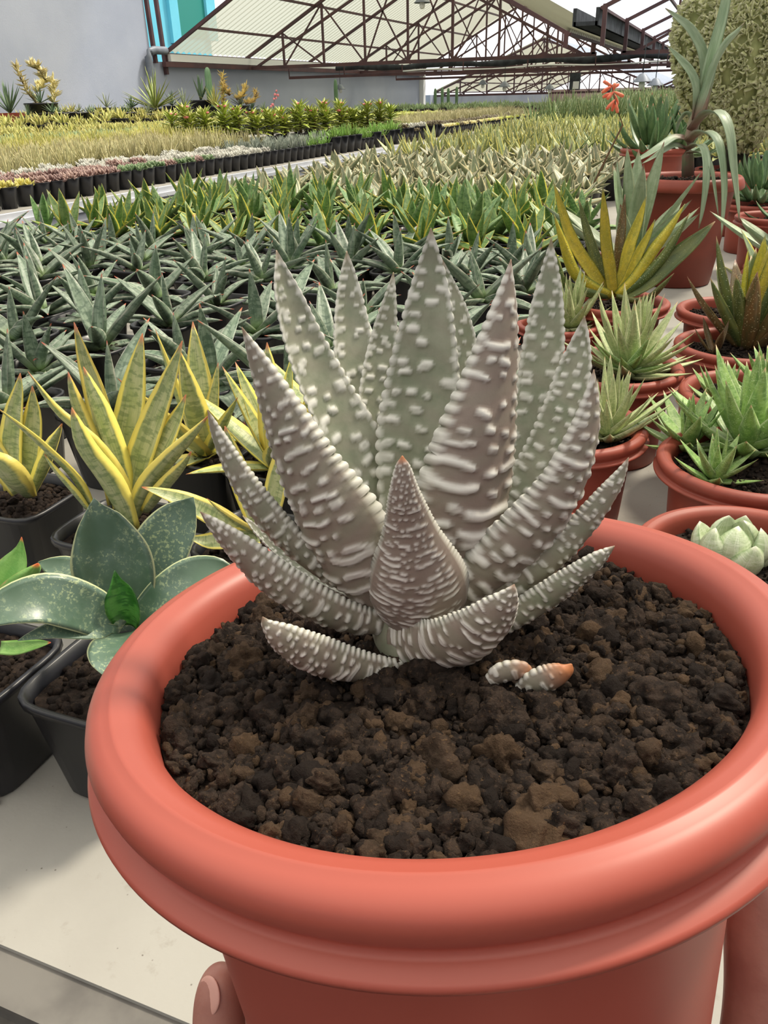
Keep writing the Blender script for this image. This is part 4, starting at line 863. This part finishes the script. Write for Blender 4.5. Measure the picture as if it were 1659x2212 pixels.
def joined(name, sets, seed, mat, z=0.08, sc=1.0, heads=((0, 0),), pot=True, potsc=1.0):
    g = Geo()
    if pot:
        q = POTG.moved(sc=potsc); q.M = [1 if mm == 0 else 2 for mm in q.M]; g.merge(q)
    for h, (hx, hy) in enumerate(heads):
        for (ms, (V, F, U)), a, ti, s, off in spread(sets, seed * 17 + h, sc):
            g.add((V * s) @ (rotz(a) @ roty(ti)).T + np.array(off) + np.array([hx, hy, z * potsc]), F, U, 0)
    return g
def full_plant(name, x, y, sets, seed, label, group, pot='square', sc=1.0, psc=1.0):
    t = potted(name, x, y, pot, label, group=group, rz=0.0, sc=psc)
    for (ms, _), a, ti, s, off in spread(sets, seed, sc):
        obj('leaf', ms, t, loc=(off[0], off[1], off[2] + t['zs']), rot=(0, ti, a), sc=s)
    return t
placed = [np.array(o.location[:2]) for o in scene.objects if o.parent is None and o.type == 'EMPTY' and 'zs' in o] + [np.array([-0.03, 2.1])] * 1
def free(x, y, d): return all((x - p[0]) ** 2 + (y - p[1]) ** 2 > d * d for p in placed)
def right_limit(y):  # where the terracotta pots begin
    return -0.20 if y < 1.2 else (-0.30 if y < 2.4 else (-0.42 if y < 5 else 0.9))
def grid(x0, x1, y0, y1, s, jit=0.02, clear=0.085, side=True, mv=140):
    P = []; r = random.Random(int(1000 * (x1 + y1 + s))); y = y0; row = 0
    while y < y1:
        x = x0 + (row % 2) * s / 2
        while x < x1:
            a, b = x + r.uniform(-jit, jit), y + r.uniform(-jit, jit)
            if (not side or a < right_limit(b)) and in_view((a, b, T + .08), mv) and free(a, b, clear): P.append((a, b))
            x += s
        y += s; row += 1
    P.sort(key=lambda p: p[0] ** 2 + p[1] ** 2); return P
S_blue = [(LS('sv_blue', .112, .023, [22, 32, 14], [-36, -40, -10], 9, 4, .25, .22), 6, 0, .004), (LS('sv_blue', .108, .023, [40, 52], [-14, -6], 9, 4, .25, .24), 3, .004, .003), (LS('sv_blue', .082, .020, [78, 84], [4, 4], 8, 4, .3, .28), 1, .006, 0)]
S_green = [(LS('sv_green', .084, .026, [16, 30], [-26, -4], 8, 4, .14, .16), 5, 0, .004), (LS('sv_green', .086, .024, [52, 64], [2, 6], 8, 4, .14, .18), 4, .004, .003), (LS('sv_green', .07, .020, [80], [4], 8, 4, .16, .2), 1, .006, 0)]
S_gg = [(LS('sv_gg', .086, .027, [14, 30], [-26, -4], 8, 4, .14, .16), 5, 0, .004), (LS('sv_gg', .088, .025, [52, 66], [2, 6], 8, 4, .14, .18), 4, .004, .003), (LS('sv_gg', .07, .020, [80], [4], 8, 4, .16, .2), 1, .006, 0)]
S_pale = [(LS('sv_pale', .085, .028, [26, 34], [-46, -10], 8, 4, .34, .12), 6, 0, .004), (LS('sv_pale', .074, .028, [30, 52], [4, 14], 8, 4, .3, .16), 2, .004, .003), (LS('sv_pale', .06, .020, [80], [6], 8, 4, .3, .2), 1, .006, 0)]
S_yel = [(LS('sv_yel', .090, .023, [20, 36], [-20, 10], 8, 4, .2, .16), 5, 0, .004), (LS('sv_yel', .105, .023, [54, 68], [4, 8], 8, 4, .2, .18), 4, .004, .003)]
S_dark = [(LS('sv_dark', .20, .017, [40, 55], [-6, 4], 5, 2, .2, .2), 7, 0, .01), (LS('sv_dark', .25, .017, [68, 80], [4, 4], 5, 2, .2, .2), 8, .004, .008)]
S_bigy = [(LS('sv_big', .105, .028, [20, 34], [-12, 0], 9, 4, .14, .16), 4, 0, .005), (LS('sv_big', .125, .030, [52, 66, 78], [2, 4, 4], 9, 4, .14, .16), 6, .004, .004)]
# second row of tall yellow snake plants at the left
for i, (px, py, lab) in enumerate(((445, 985, 'upright yellow snake plant in a black pot left of the big warted plant'), (600, 1010, 'yellow snake plant peeping out behind the left side of the big warted plant'), (745, 1000, 'yellow snake plant hidden behind the middle of the big warted plant'))):
    P = onz(px, py, T + .078)
    if free(P[0], P[1], .06):
        full_plant('potted_snake_plant', P[0], P[1], S_bigy, 60 + i, lab, None); placed.append(P[:2])
# blue-green plants nearest the viewer, placed one by one where the photo shows their hearts
blue = []
for px, py in [(40, 745), (470, 665), (340, 655), (205, 645), (195, 700), (370, 712), (220, 762), (400, 798), (300, 592), (440, 615), (565, 615), (715, 640), (710, 772), (555, 730), (80, 652), (90, 610), (195, 587), (10, 578), (950, 640), (1130, 640), (1040, 660), (1070, 720)]:
    P = onz(px, py, T + .082)
    if free(P[0], P[1], .104): blue.append((P[0], P[1])); placed.append(P[:2])
blue += [p for p in grid(-1.8, 0.4, .72, 1.84, .128, .016, .105)]
def row_labels(P, step, y0):
    rows = {}
    for i, (x, y) in enumerate(P): rows.setdefault(int(round((y - y0) / step)), []).append(i)
    out = {}
    for r, k in enumerate(sorted(rows)):
        for c, i in enumerate(sorted(rows[k], key=lambda j: proj((P[j][0], P[j][1], T + .1))[0])): out[i] = (nth(c + 1), nth(r + 1))
    return out
RB = row_labels(blue, .128, .72)
for i, (x, y) in enumerate(blue):
    full_plant('potted_snake_plant', x, y, S_blue, 500 + i, 'blue-green red-tipped snake plant, %s from left in the %s row of the near patch' % RB[i], 'blue-green snake plants in the near patch', sc=random.Random(i).uniform(.95, 1.22), psc=1.12); placed.append(np.array([x, y]))
GP = grid(-1.78, 0.4, 1.88, 2.72, .128, .018, .1); RG = row_labels(GP, .128, 1.88)
for i, (x, y) in enumerate(GP):
    yl = random.Random(i * 3 + 1).random() < .55
    full_plant('potted_snake_plant', x, y, S_green if yl else S_gg, 900 + i, ('yellow-edged green snake plant, %s from left in the %s row of the second patch' if yl else 'plain green snake plant, %s from left in the %s row of the second patch') % RG[i], 'yellow-edged snake plants in the second patch' if yl else 'plain green snake plants in the second patch', sc=random.Random(i).uniform(1.15, 1.5), psc=1.15)
pp = grid(-1.82, 0.4, 2.78, 4.75, .125, .02, .1)
RP = row_labels(pp, .125, 2.78)
PALE = [joined('pale', S_pale, s, 'sv_pale', sc=1.3).mesh('pale_snake_plant', [M['sv_pale'], M['black'], M['soil_far']]) for s in range(6)]
for i, (x, y) in enumerate(pp[:300]):
    if y < 3.5: full_plant('pale_snake_plant', x, y, S_pale, 1300 + i, 'pale grey snake plant, %s from left in the %s row of the grey patch' % RP[i], 'pale grey snake plants in the middle patch', 'round', sc=random.Random(i).uniform(1.15, 1.45))
    else: obj('pale_snake_plant', PALE[i % 6], loc=(x, y, T), rot=(0, 0, rng.random() * 6.28), sc=rng.uniform(.9, 1.15), label='pale grey snake plant in the far rows of the grey patch', cat='potted plant', group='pale grey snake plants in the far rows')
def mass(name, geos, pts, mats, label, cat):
    g = Geo()
    for i, (x, y) in enumerate(pts): g.merge(geos[i % len(geos)].moved(rotz(rng.random() * 6.28), (x, y, T), rng.uniform(.85, 1.15)))
    obj(name, g.mesh(name, mats), label=label, cat=cat, kind='stuff')
def crowd(name, geos, pts, mats, label, group, mlabel, cap=300, cat='potted plant', sc=(.85, 1.15)):
    ms = [g.mesh(name, mats) for g in geos]
    for i, (x, y) in enumerate(pts[:cap]):
        obj(name, ms[i % len(ms)], loc=(x, y, T), rot=(0, 0, rng.random() * 6.28), sc=rng.uniform(*sc), label=label, cat=cat, group=group)
    if len(pts) > cap: mass(name + '_mass', geos, pts[cap:], mats, mlabel, cat)
if len(pp) > 300: mass('pale_snake_plant_mass', [joined('p', S_pale, s, '', sc=1.15) for s in range(3)], pp[300:], [M['sv_pale'], M['black'], M['soil_far']], 'rest of the pale grey snake plant patch', 'potted plants')
S3 = lambda mm: [M[mm], M['black'], M['soil_far']]
crowd('striped_snake_plant', [joined('y', S_yel, 40 + s, '', sc=1.35) for s in range(6)], grid(-1.8, 0.3, 4.8, 8.9, .135, .025), S3('sv_yel'), 'yellow-striped snake plant in the yellow patch before the tall dark rows', 'yellow-striped snake plants in the far patch', 'mass of yellow-striped snake plants at the back of the yellow patch')
crowd('potted_aloe', [joined('d', S_dark, 70 + s, '', sc=1.25) for s in range(5)], grid(-1.84, 1.0, 9.0, 22, .17, .04, side=False, mv=40), S3('sv_dark'), 'tall dark green grassy plant in the far rows under the roof trusses', 'tall dark green plants at the far end of the bench', 'mass of tall dark green plants at the very end of the bench')
# a few stray long-leaved plants standing out of the yellow patch
S_long = [(LS('sv_dark', .20, .012, [30, 45, 62], [-8, 0, 4], 7, 2, .3, .2), 9, 0, .004)]
for i, (px, py) in enumerate(((1120, 330), (1235, 350), (1300, 345))):
    P = onz(px, py, T + .08); full_plant('potted_aloe', P[0], P[1], S_long, 1990 + i, ['dark long-leaved plant in the yellow patch, leftmost of three', 'dark long-leaved plant in the yellow patch, middle of three', 'dark long-leaved plant in the yellow patch, nearest the drooping plant'][i], 'dark long-leaved strays', 'round')

# ------------------------------------------------------------------ left bench: edge row of black pots and the bands behind
def lm(name, a, b, mg=None, mw=.2, tip=None): M[name] = leaf_mat(name + '_leaf', a, b, mg, mw, None, 0, tip, rough=.5, vary=.3)
lm('ech_y', lin(226, 214, 120), lin(206, 196, 96), lin(240, 232, 170)); lm('ech_p', lin(122, 92, 88), lin(150, 118, 108), lin(188, 160, 150), .3); lm('ech_g', lin(118, 142, 96), lin(92, 120, 78), lin(170, 176, 140), .2)
lm('ech_w', lin(196, 194, 182), lin(172, 170, 158), lin(216, 212, 204)); lm('gr_grey', lin(150, 158, 142), lin(128, 140, 126), lin(180, 182, 166)); lm('gr_tan', lin(196, 188, 136), lin(166, 166, 120), lin(222, 208, 152), .3, lin(170, 140, 100))
lm('gr_green', lin(120, 164, 70), lin(150, 186, 92)); lm('mix_y', lin(200, 192, 110), lin(160, 172, 96), lin(230, 216, 130), .3); lm('pale_g', lin(160, 180, 130), lin(134, 160, 110), lin(196, 206, 160), .2)
lm('lemon', lin(200, 200, 84), lin(160, 176, 66), lin(226, 222, 130), .25); lm('cream', lin(226, 212, 150), lin(204, 186, 116), lin(240, 232, 190), .3); lm('brown', lin(110, 92, 72), lin(86, 80, 60), lin(150, 140, 90)); lm('spike_y', lin(206, 196, 96), lin(150, 160, 84), lin(236, 224, 140), .3)
ECH = lambda mt: [(LS(mt, .034, .018, [14, 28], 20, 4, 2, .4, .1, PR_FAT), 7, 0, .004), (LS(mt, .03, .016, [46, 62], 18, 4, 2, .4, .1, PR_FAT), 6, .005, .002)]
GRS = lambda mt, L=.09: [(LS(mt, L, .009, [42, 58, 70, 82], 6, 4, 2, .3, .2), 14, 0, .014)]
H4 = ((-.02, -.02), (.022, -.014), (0, .024), (.024, .022)); H1 = ((0, 0),); H3 = ((-.02, -.015), (.022, 0), (-.004, .024))
K = {}
for mt in ('ech_y', 'ech_p', 'ech_g', 'ech_w', 'cream', 'brown', 'lemon'): K[mt] = [joined(mt, ECH(mt), 5 + s, '', heads=H4 if mt != 'ech_y' else H3, z=.085, sc=1.0) for s in range(3)]
for mt, L in (('gr_grey', .07), ('gr_tan', .12), ('gr_green', .07), ('spike_y', .14)): K[mt] = [joined(mt, GRS(mt, L), 9 + s, '', z=.08) for s in range(3)]
for mt in ('mix_y', 'pale_g'): K[mt] = [joined(mt, [(LS(mt, .075, .02, [26, 44, 62], 8, 4, 2, .2, .15), 11, 0, .006)], 3 + s, '', z=.08) for s in range(3)]
NM = {'ech_y': ('potted_echeveria', 'yellow rosette succulent'), 'ech_p': ('potted_echeveria', 'purple-brown rosette cluster'), 'ech_g': ('potted_echeveria', 'grey-green rosette cluster'), 'ech_w': ('fuzzy_succulent', 'whitish fuzzy rosette cluster'), 'cream': ('potted_echeveria', 'cream-yellow rosette cluster'),
      'brown': ('potted_echeveria', 'brown leafy rosette cluster'), 'lemon': ('lemon_succulent', 'lemon-green rosette cluster'), 'gr_grey': ('potted_tuft', 'grey bristly succulent tuft'), 'gr_tan': ('tan_snake_plant', 'tan grassy snake plant tuft'), 'gr_green': ('trailing_succulent', 'fresh green trailing succulent'), 'spike_y': ('yellow_snake_plant', 'yellow spiky snake plant'),
      'mix_y': ('yellow_green_succulent', 'yellow-green rosette plant'), 'pale_g': ('pale_green_succulent', 'pale green rosette plant')}
KM = {}
def one(kind, x, y, lab, grp, sc=1.0):
    if kind not in KM: KM[kind] = [g.mesh(NM[kind][0], S3(kind)) for g in K[kind]]
    ms = KM[kind]; obj(NM[kind][0], ms[rng.randrange(len(ms))], loc=(x, y, T), rot=(0, 0, rng.random() * 6.28), sc=sc, label=lab, cat='potted plant', group=grp)
y = 2.45; seq = []
while y < 17.5:
    big = 6.2 < y < 9.4 and rng.random() < .5
    s = .075 if big else .053
    kind = 'ech_y' if y < 3.12 else 'ech_p' if y < 3.75 else rng.choice(['ech_g', 'ech_p', 'ech_g']) if y < 4.75 else 'ech_w' if y < 5.45 else 'gr_grey' if y < 6.1 else 'gr_green' if y < 8.2 else rng.choice(['brown', 'ech_w', 'brown']) if y < 9.6 else rng.choice(['cream', 'cream', 'lemon', 'brown']) if y < 12.2 else rng.choice(['lemon', 'cream', 'lemon', 'gr_tan'])
    seq.append(kind); one(kind, -3.03, y + s, NM[kind][1] + ', %s pot from the left in the edge row' % nth(len(seq)), 'edge row: ' + NM[kind][1] + 's', s / .051); y += 2 * s
def band(kind, x0, x1, y0, y1, s, txt, cap=300, sc=(.85, 1.15), mv=60):
    pts = grid(x0, x1, y0, y1, s, s * .15, 0, side=False, mv=mv)
    pts = [p for p in pts if p[1] > -p[0] * 0.98]
    crowd(NM[kind][0], K[kind], pts, S3(kind), NM[kind][1] + ' ' + txt, NM[kind][1] + 's ' + txt, 'mass of ' + NM[kind][1] + 's ' + txt, cap, sc=sc)
band('ech_p', -3.28, -3.1, 2.9, 4.3, .105, 'in the second rows near the left edge of the photo')
band('ech_w', -3.52, -3.28, 3.2, 5.6, .105, 'just behind the dark rosettes on the left bench')
band('ech_w', -3.28, -3.1, 4.3, 5.6, .105, 'just behind the pale edge pots of the left bench')
band('gr_grey', -3.5, -3.1, 5.6, 7.0, .105, 'behind the grey edge pots of the left bench')
band('gr_green', -3.5, -3.1, 7.0, 9.4, .12, 'behind the green edge pots of the left bench')
band('brown', -3.5, -3.1, 9.4, 17.5, .13, 'behind the far edge pots of the left bench')
band('gr_tan', -4.5, -3.52, 3.4, 6.4, .105, 'in the tan band of the left bench', 200)
band('spike_y', -5.4, -4.5, 4.4, 7.6, .115, 'in the yellow band of the left bench')
band('gr_tan', -4.5, -3.55, 9.6, 17, .15, 'in the far rows behind the leafy stems', 100, sc=(.7, .95))
band('pale_g', -7.0, -5.4, 5.4, 9.5, .14, 'in the pale green band of the left bench', 150)
band('mix_y', -8.6, -7.0, 7.0, 14, .17, 'in the yellow-green band near the wall', 150, sc=(1.0, 1.5))
band('lemon', -7.0, -4.6, 10.5, 20, .19, 'beyond the leafy stems on the left bench', sc=(1.1, 1.6))
band('mix_y', -10.4, -8.6, 8.6, 16, .22, 'right under the grey wall', 150, sc=(1.6, 2.4))
band('pale_g', -10.4, -4.0, 17, 30, .33, 'at the far end of the left bench', 120, sc=(1.4, 2.0))
# ------------------------------------------------------------------ leafy stems with pink tops on the left bench
M['stemleaf'] = leaf_mat('yellow_green_stem_leaf', lin(172, 182, 76), lin(136, 156, 58), lin(206, 206, 110), .2, None, 0, None, vary=.3)
M['bark'] = plain('brown_stem', lin(110, 86, 62), .8, .2, 0, lin(90, 84, 56), 30)
M['pink'] = plain('pink_petal', lin(226, 110, 120), .5, .3, 0, lin(236, 150, 150), 30)
SL = [LS('stemleaf', .12, .026, [10, 30, 50], [-30, -20, 0], 4, 2, .15, .15)][0]
def stem_plant(seed):
    r = random.Random(seed); g = Geo(); h = r.uniform(.16, .24); n = 46
    g.tube([(0, 0, .08), (r.uniform(-.01, .01), 0, .08 + h)], [.009, .006], 6, 1)
    for k in range(n):
        f = (k / n) ** .8; (ms, (V, F, U)) = SL[min(2, int(f * 3))]; a = k * 2.4; s = (1.15 - .4 * f) * r.uniform(.8, 1.1)
        g.add((V * s) @ (rotz(a) @ roty(r.uniform(-.2, .2))).T + np.array([0, 0, .1 + h * (0.12 + .9 * f)]), F, U, 0)
    q = POTG.moved(sc=1.0); q.M = [2 if mm == 0 else 3 for mm in q.M]; g.merge(q)
    for k in range(r.choice([0, 2, 3])):
        S, Fi = lump(0); g.add(S * .012 + np.array([r.uniform(-.03, .03), r.uniform(-.03, .03), .1 + h * 1.08]), [tuple(f) for f in Fi], None, 4)
    return g.mesh('leafy_stem_plant', [M['stemleaf'], M['bark'], M['black'], M['soil_far'], M['pink']])
SM = [stem_plant(i) for i in range(5)]
for i in range(30):
    f = (i // 2) / 14.5; x = -4.9 + 1.25 * f + (0.14 if i % 2 else 0) + rng.uniform(-.03, .03); yy = 7.1 + 2.3 * f + (0.1 if i % 2 else 0)
    obj('potted_leafy_stem', SM[i % 5], loc=(x, yy, T), rot=(0, 0, rng.random() * 6), sc=(1.5, 1.5, rng.uniform(.85, 1.1)), label='leafy yellow-green stem, %s from left in the %s tall row' % (nth(i // 2 + 1), 'right-hand' if i % 2 else 'left-hand'), cat='potted plant', group='leafy stems in the tall row')
# yellow spike pair and green low cacti before them
for (px, py, lab) in ((392, 300, 'bright yellow upright tuft before the leafy stems'),):
    P = onz(px, py, T + .05); one('spike_y', P[0], P[1], lab, None, 1.2)
M['cactus'] = leaf_mat('green_cactus_rib', lin(96, 130, 92), lin(120, 150, 110), lin(180, 190, 150), .1, None, 0, None)
def cactus(nm, px, py0, py1, X, wpx, lab, mat='cactus', ribs=8):
    B = onx(px, py0, X); Tp = onx(px, py1, X); h = max(.05, Tp[2] - B[2] + 0.25); r0 = wpx / 2 * depth(B) / FPX
    g = Geo(); K_ = ribs * 4; V = []; Fc = []; U = []; prof = [(.75, 0), (.95, .15), (1, .5), (.95, .8), (.75, .93), (.4, .985), (.02, 1.0)]
    for rr, zz in prof:
        for j in range(K_): w = 2 * math.pi * j / K_; q = r0 * rr * (1 + .14 * math.cos(ribs * w)); V.append((q * math.cos(w), q * math.sin(w), zz * h)); U.append((.5 + .49 * math.cos(ribs * w), zz))
    for i in range(len(prof) - 1):
        for j in range(K_): Fc.append((i * K_ + j, i * K_ + (j + 1) % K_, (i + 1) * K_ + (j + 1) % K_, (i + 1) * K_ + j))
    g.add(V, Fc, U)
    t = obj(nm, None, loc=(B[0], B[1], T), label=lab, cat='cactus')
    obj('pot', M_rdpot, t, sc=max(1.2, r0 * 1.6 / .05)); obj('column', g.mesh('column', M[mat]), t, loc=(0, 0, B[2] - .25 - T if B[2] - .25 > T else 0.08))
    return t
cactus('cactus', 453, 200, 145, -9.6, 13, 'tall grey-green column cactus before the grey wall')
cactus('cactus', 727, 232, 184, -9.6, 8, 'thin column cactus before the grey wall by a pendant lamp')
for i, (px, nme) in enumerate(((940, 'leftmost'), (955, 'second from left'), (968, 'third from left'), (986, 'rightmost'))):
    cactus('cactus', px, 240, 217 if i % 2 else 219, -8.5, 6, 'small green column cactus below the far glasshouse, %s of four' % nme)
M['creamrib'] = leaf_mat('cream_cactus_rib', lin(226, 196, 132), lin(210, 184, 130), lin(236, 216, 160), .2, None, 0, None)
def cluster(nm, px, py, X, hpx, wpx, mat, lab, n=12, wl=.05, els=(35, 60, 80), pot=False, de=0):
    """spiky plant: base pixel on the bench plane X, leaf length from its height in pixels"""
    B = onx(px, py, X); L = hpx * depth(B) / FPX
    t = obj(nm, None, loc=(B[0], B[1], T), label=lab, cat='potted plant')
    lv = LS(mat, L, L * wl, list(els), de, 5, 2, .25, .2)
    pz = max(0.05, B[2] - T)
    obj('pot', M_tpot if pot else M_rdpot, t, sc=max(1.0, pz / .09) if not pot else pz / .1)
    for k in range(n):
        a = k * 2.4; (ms, _) = lv[k % len(els)]; obj('leaf', ms, t, loc=(0, 0, pz), rot=(0, rng.uniform(-.15, .15), a), sc=rng.uniform(.8, 1.05))
    return t
lm('yucca', lin(168, 178, 96), lin(110, 136, 70), lin(206, 206, 130), .3); lm('dk', lin(84, 112, 84), lin(104, 130, 96), lin(140, 150, 110)); lm('gold', lin(220, 186, 96), lin(206, 176, 110), lin(238, 214, 140), .3); lm('greyspk', lin(150, 160, 130), lin(120, 136, 104), lin(200, 200, 160), .25)
cluster('yucca', 335, 234, -9.4, 78, 0, 'yucca', 'large yellow-green spiky yucca before the downpipe', 22, .07, (25, 45, 62, 80))
cluster('yucca', 22, 245, -9.8, 66, 0, 'dk', 'dark green yucca in a terracotta pot at the far left', 26, .07, (50, 65, 80, 88), True)
cluster('yucca', 88, 222, -9.9, 40, 0, 'dk', 'small dark spiky plant beside the pale branching succulent', 14, .08, (20, 45, 70))
cluster('yucca', 230, 232, -9.9, 34, 0, 'greyspk', 'small silvery spiky plant alone before the grey wall', 9, .08, (30, 55, 75))
cluster('agave', 434, 216, -9.8, 50, 0, 'dk', 'dark pointed agave left of the tall column cactus', 7, .14, (60, 78, 86))
cluster('yucca', 398, 232, -9.5, 40, 0, 'greyspk', 'striped spiky rosette below the dark pointed agave', 18, .09, (20, 45, 70))
cluster('yucca', 465, 230, -9.4, 48, 0, 'spike_y', 'yellow striped spiky rosette left of the golden cactus', 16, .07, (40, 60, 80))
cluster('yucca', 520, 228, -9.4, 46, 0, 'greyspk', 'fan-like striped spiky plant right of the golden cactus', 18, .06, (30, 50, 72))
cluster('yucca', 372, 228, -9.8, 34, 0, 'dk', 'low dark spiky plant just right of the large yucca', 16, .08, (30, 55, 80))
cluster('succulent_bush', 62, 252, -9.3, 26, 0, 'dk', 'small dark green feathery bush by the terracotta pot', 40, .05, (10, 35, 60, 85))
cluster('succulent_bush', 285, 232, -9.7, 24, 0, 'dk', 'low dark green bush left of the large yucca', 30, .14, (20, 50, 80))
# pale branching succulent and golden cactus with leaf tufts
def branchy(nm, segs, X, mat, lab, wpx=5, n=10, L=13):
    b = onx(*segs[0][0], X); t = obj(nm, None, loc=(b[0], b[1], T), label=lab, cat='potted plant'); o0 = np.array([b[0], b[1], T])
    obj('pot', M_rdpot, t, sc=1.6)
    Lm = L * depth(b) / FPX; lv = LS(mat, Lm, Lm * .3, [10, 40, 65], 10, 3, 2, .3, .1)
    for s, pts in enumerate(segs):
        P = [onx(x, y, X) + np.array([0.15 * s, 0, 0]) - o0 for x, y in pts]
        if s == 0: P = [np.array([0, 0, .1])] + P
        obj('branch', Geo().tube(P, wpx / 2 * depth(b) / FPX, 6).mesh('branch', M['bark']), t)
        g = Geo()
        S, q = spline(np.array(P), 14)
        for i in range(3 if s == 0 else 1, 15):
            for k in range(n): (ms, (V, F, U)) = lv[k % 3]; g.add((V * rng.uniform(.7, 1.1)) @ rotz(k * 2.4 + i).T + S[i], F, U)
        obj('leaf_tuft', g.mesh('leaf_tuft', M[mat]), t, kind='stuff')
branchy('branching_succulent', [[(80, 225), (60, 200), (45, 170), (35, 145)], [(62, 200), (75, 185), (82, 172)], [(82, 225), (84, 200), (80, 176)], [(48, 175), (30, 150), (16, 146)]], -10.2, 'cream', 'tall pale cream branching succulent leaning left before the grey wall', 3, 8, 19)
branchy('branching_succulent', [[(482, 230), (482, 200), (481, 162)], [(482, 205), (470, 195), (468, 185)], [(484, 215), (498, 205), (503, 188)], [(490, 225), (508, 220), (512, 200)]], -9.6, 'gold', 'golden cactus-like branching succulent right of the tall column cactus', 5, 7, 14)
# pink flower stalk
b = onx(596, 232, -8.0); t = obj('flower_stalk', None, loc=(b[0], b[1], T), label='thin stalk of small pink flowers before the grey wall', cat='flower')
f2 = lambda x, y: onx(x, y, -8.0) - np.array([b[0], b[1], T])
obj('stalk', Geo().tube([(0, 0, .08), f2(590, 228), f2(594, 210), f2(597, 196)], .006, 5).mesh('stalk', M['bark']), t)
for x, y in ((597, 196), (594, 204), (600, 206), (592, 214), (589, 226), (585, 230), (596, 212)):
    S, Fi = lump(0); obj('flower', mesh('flower', S * .025, Fi, M['pink']), t, loc=f2(x, y))

# row of mixed spiky rosettes at the foot of the grey wall
for i in range(15):
    px = 112 + 15 * i + rng.uniform(-4, 4)
    if abs(px - 230) < 10 or abs(px - 285) < 9: continue
    mt = ['greyspk', 'mix_y', 'dk', 'spike_y', 'pale_g'][(i * 7 + 2) % 5]
    cluster('rosette_plant', px, 243 + rng.uniform(-2, 4), -9.2, rng.uniform(17, 27), 0, mt, 'small spiky rosette at the foot of the grey wall, %s from the left' % nth(i + 1), 14, .12, (20, 42, 66))
for i, (px, hh, mt, tx) in enumerate(((545, 22, 'dk', 'dark spiky rosette right of the fan-like striped plant'), (570, 18, 'pale_g', 'pale spiky rosette behind the leafy stems, left of the pink flower stalk'), (640, 16, 'dk', 'dark low rosette behind the leafy stems under the grey wall'), (690, 18, 'greyspk', 'grey spiky rosette behind the leafy stems, left of the thin cactus'))):
    cluster('rosette_plant', px, 236, -9.4, hh, 0, mt, tx, 14, .1, (25, 48, 72))
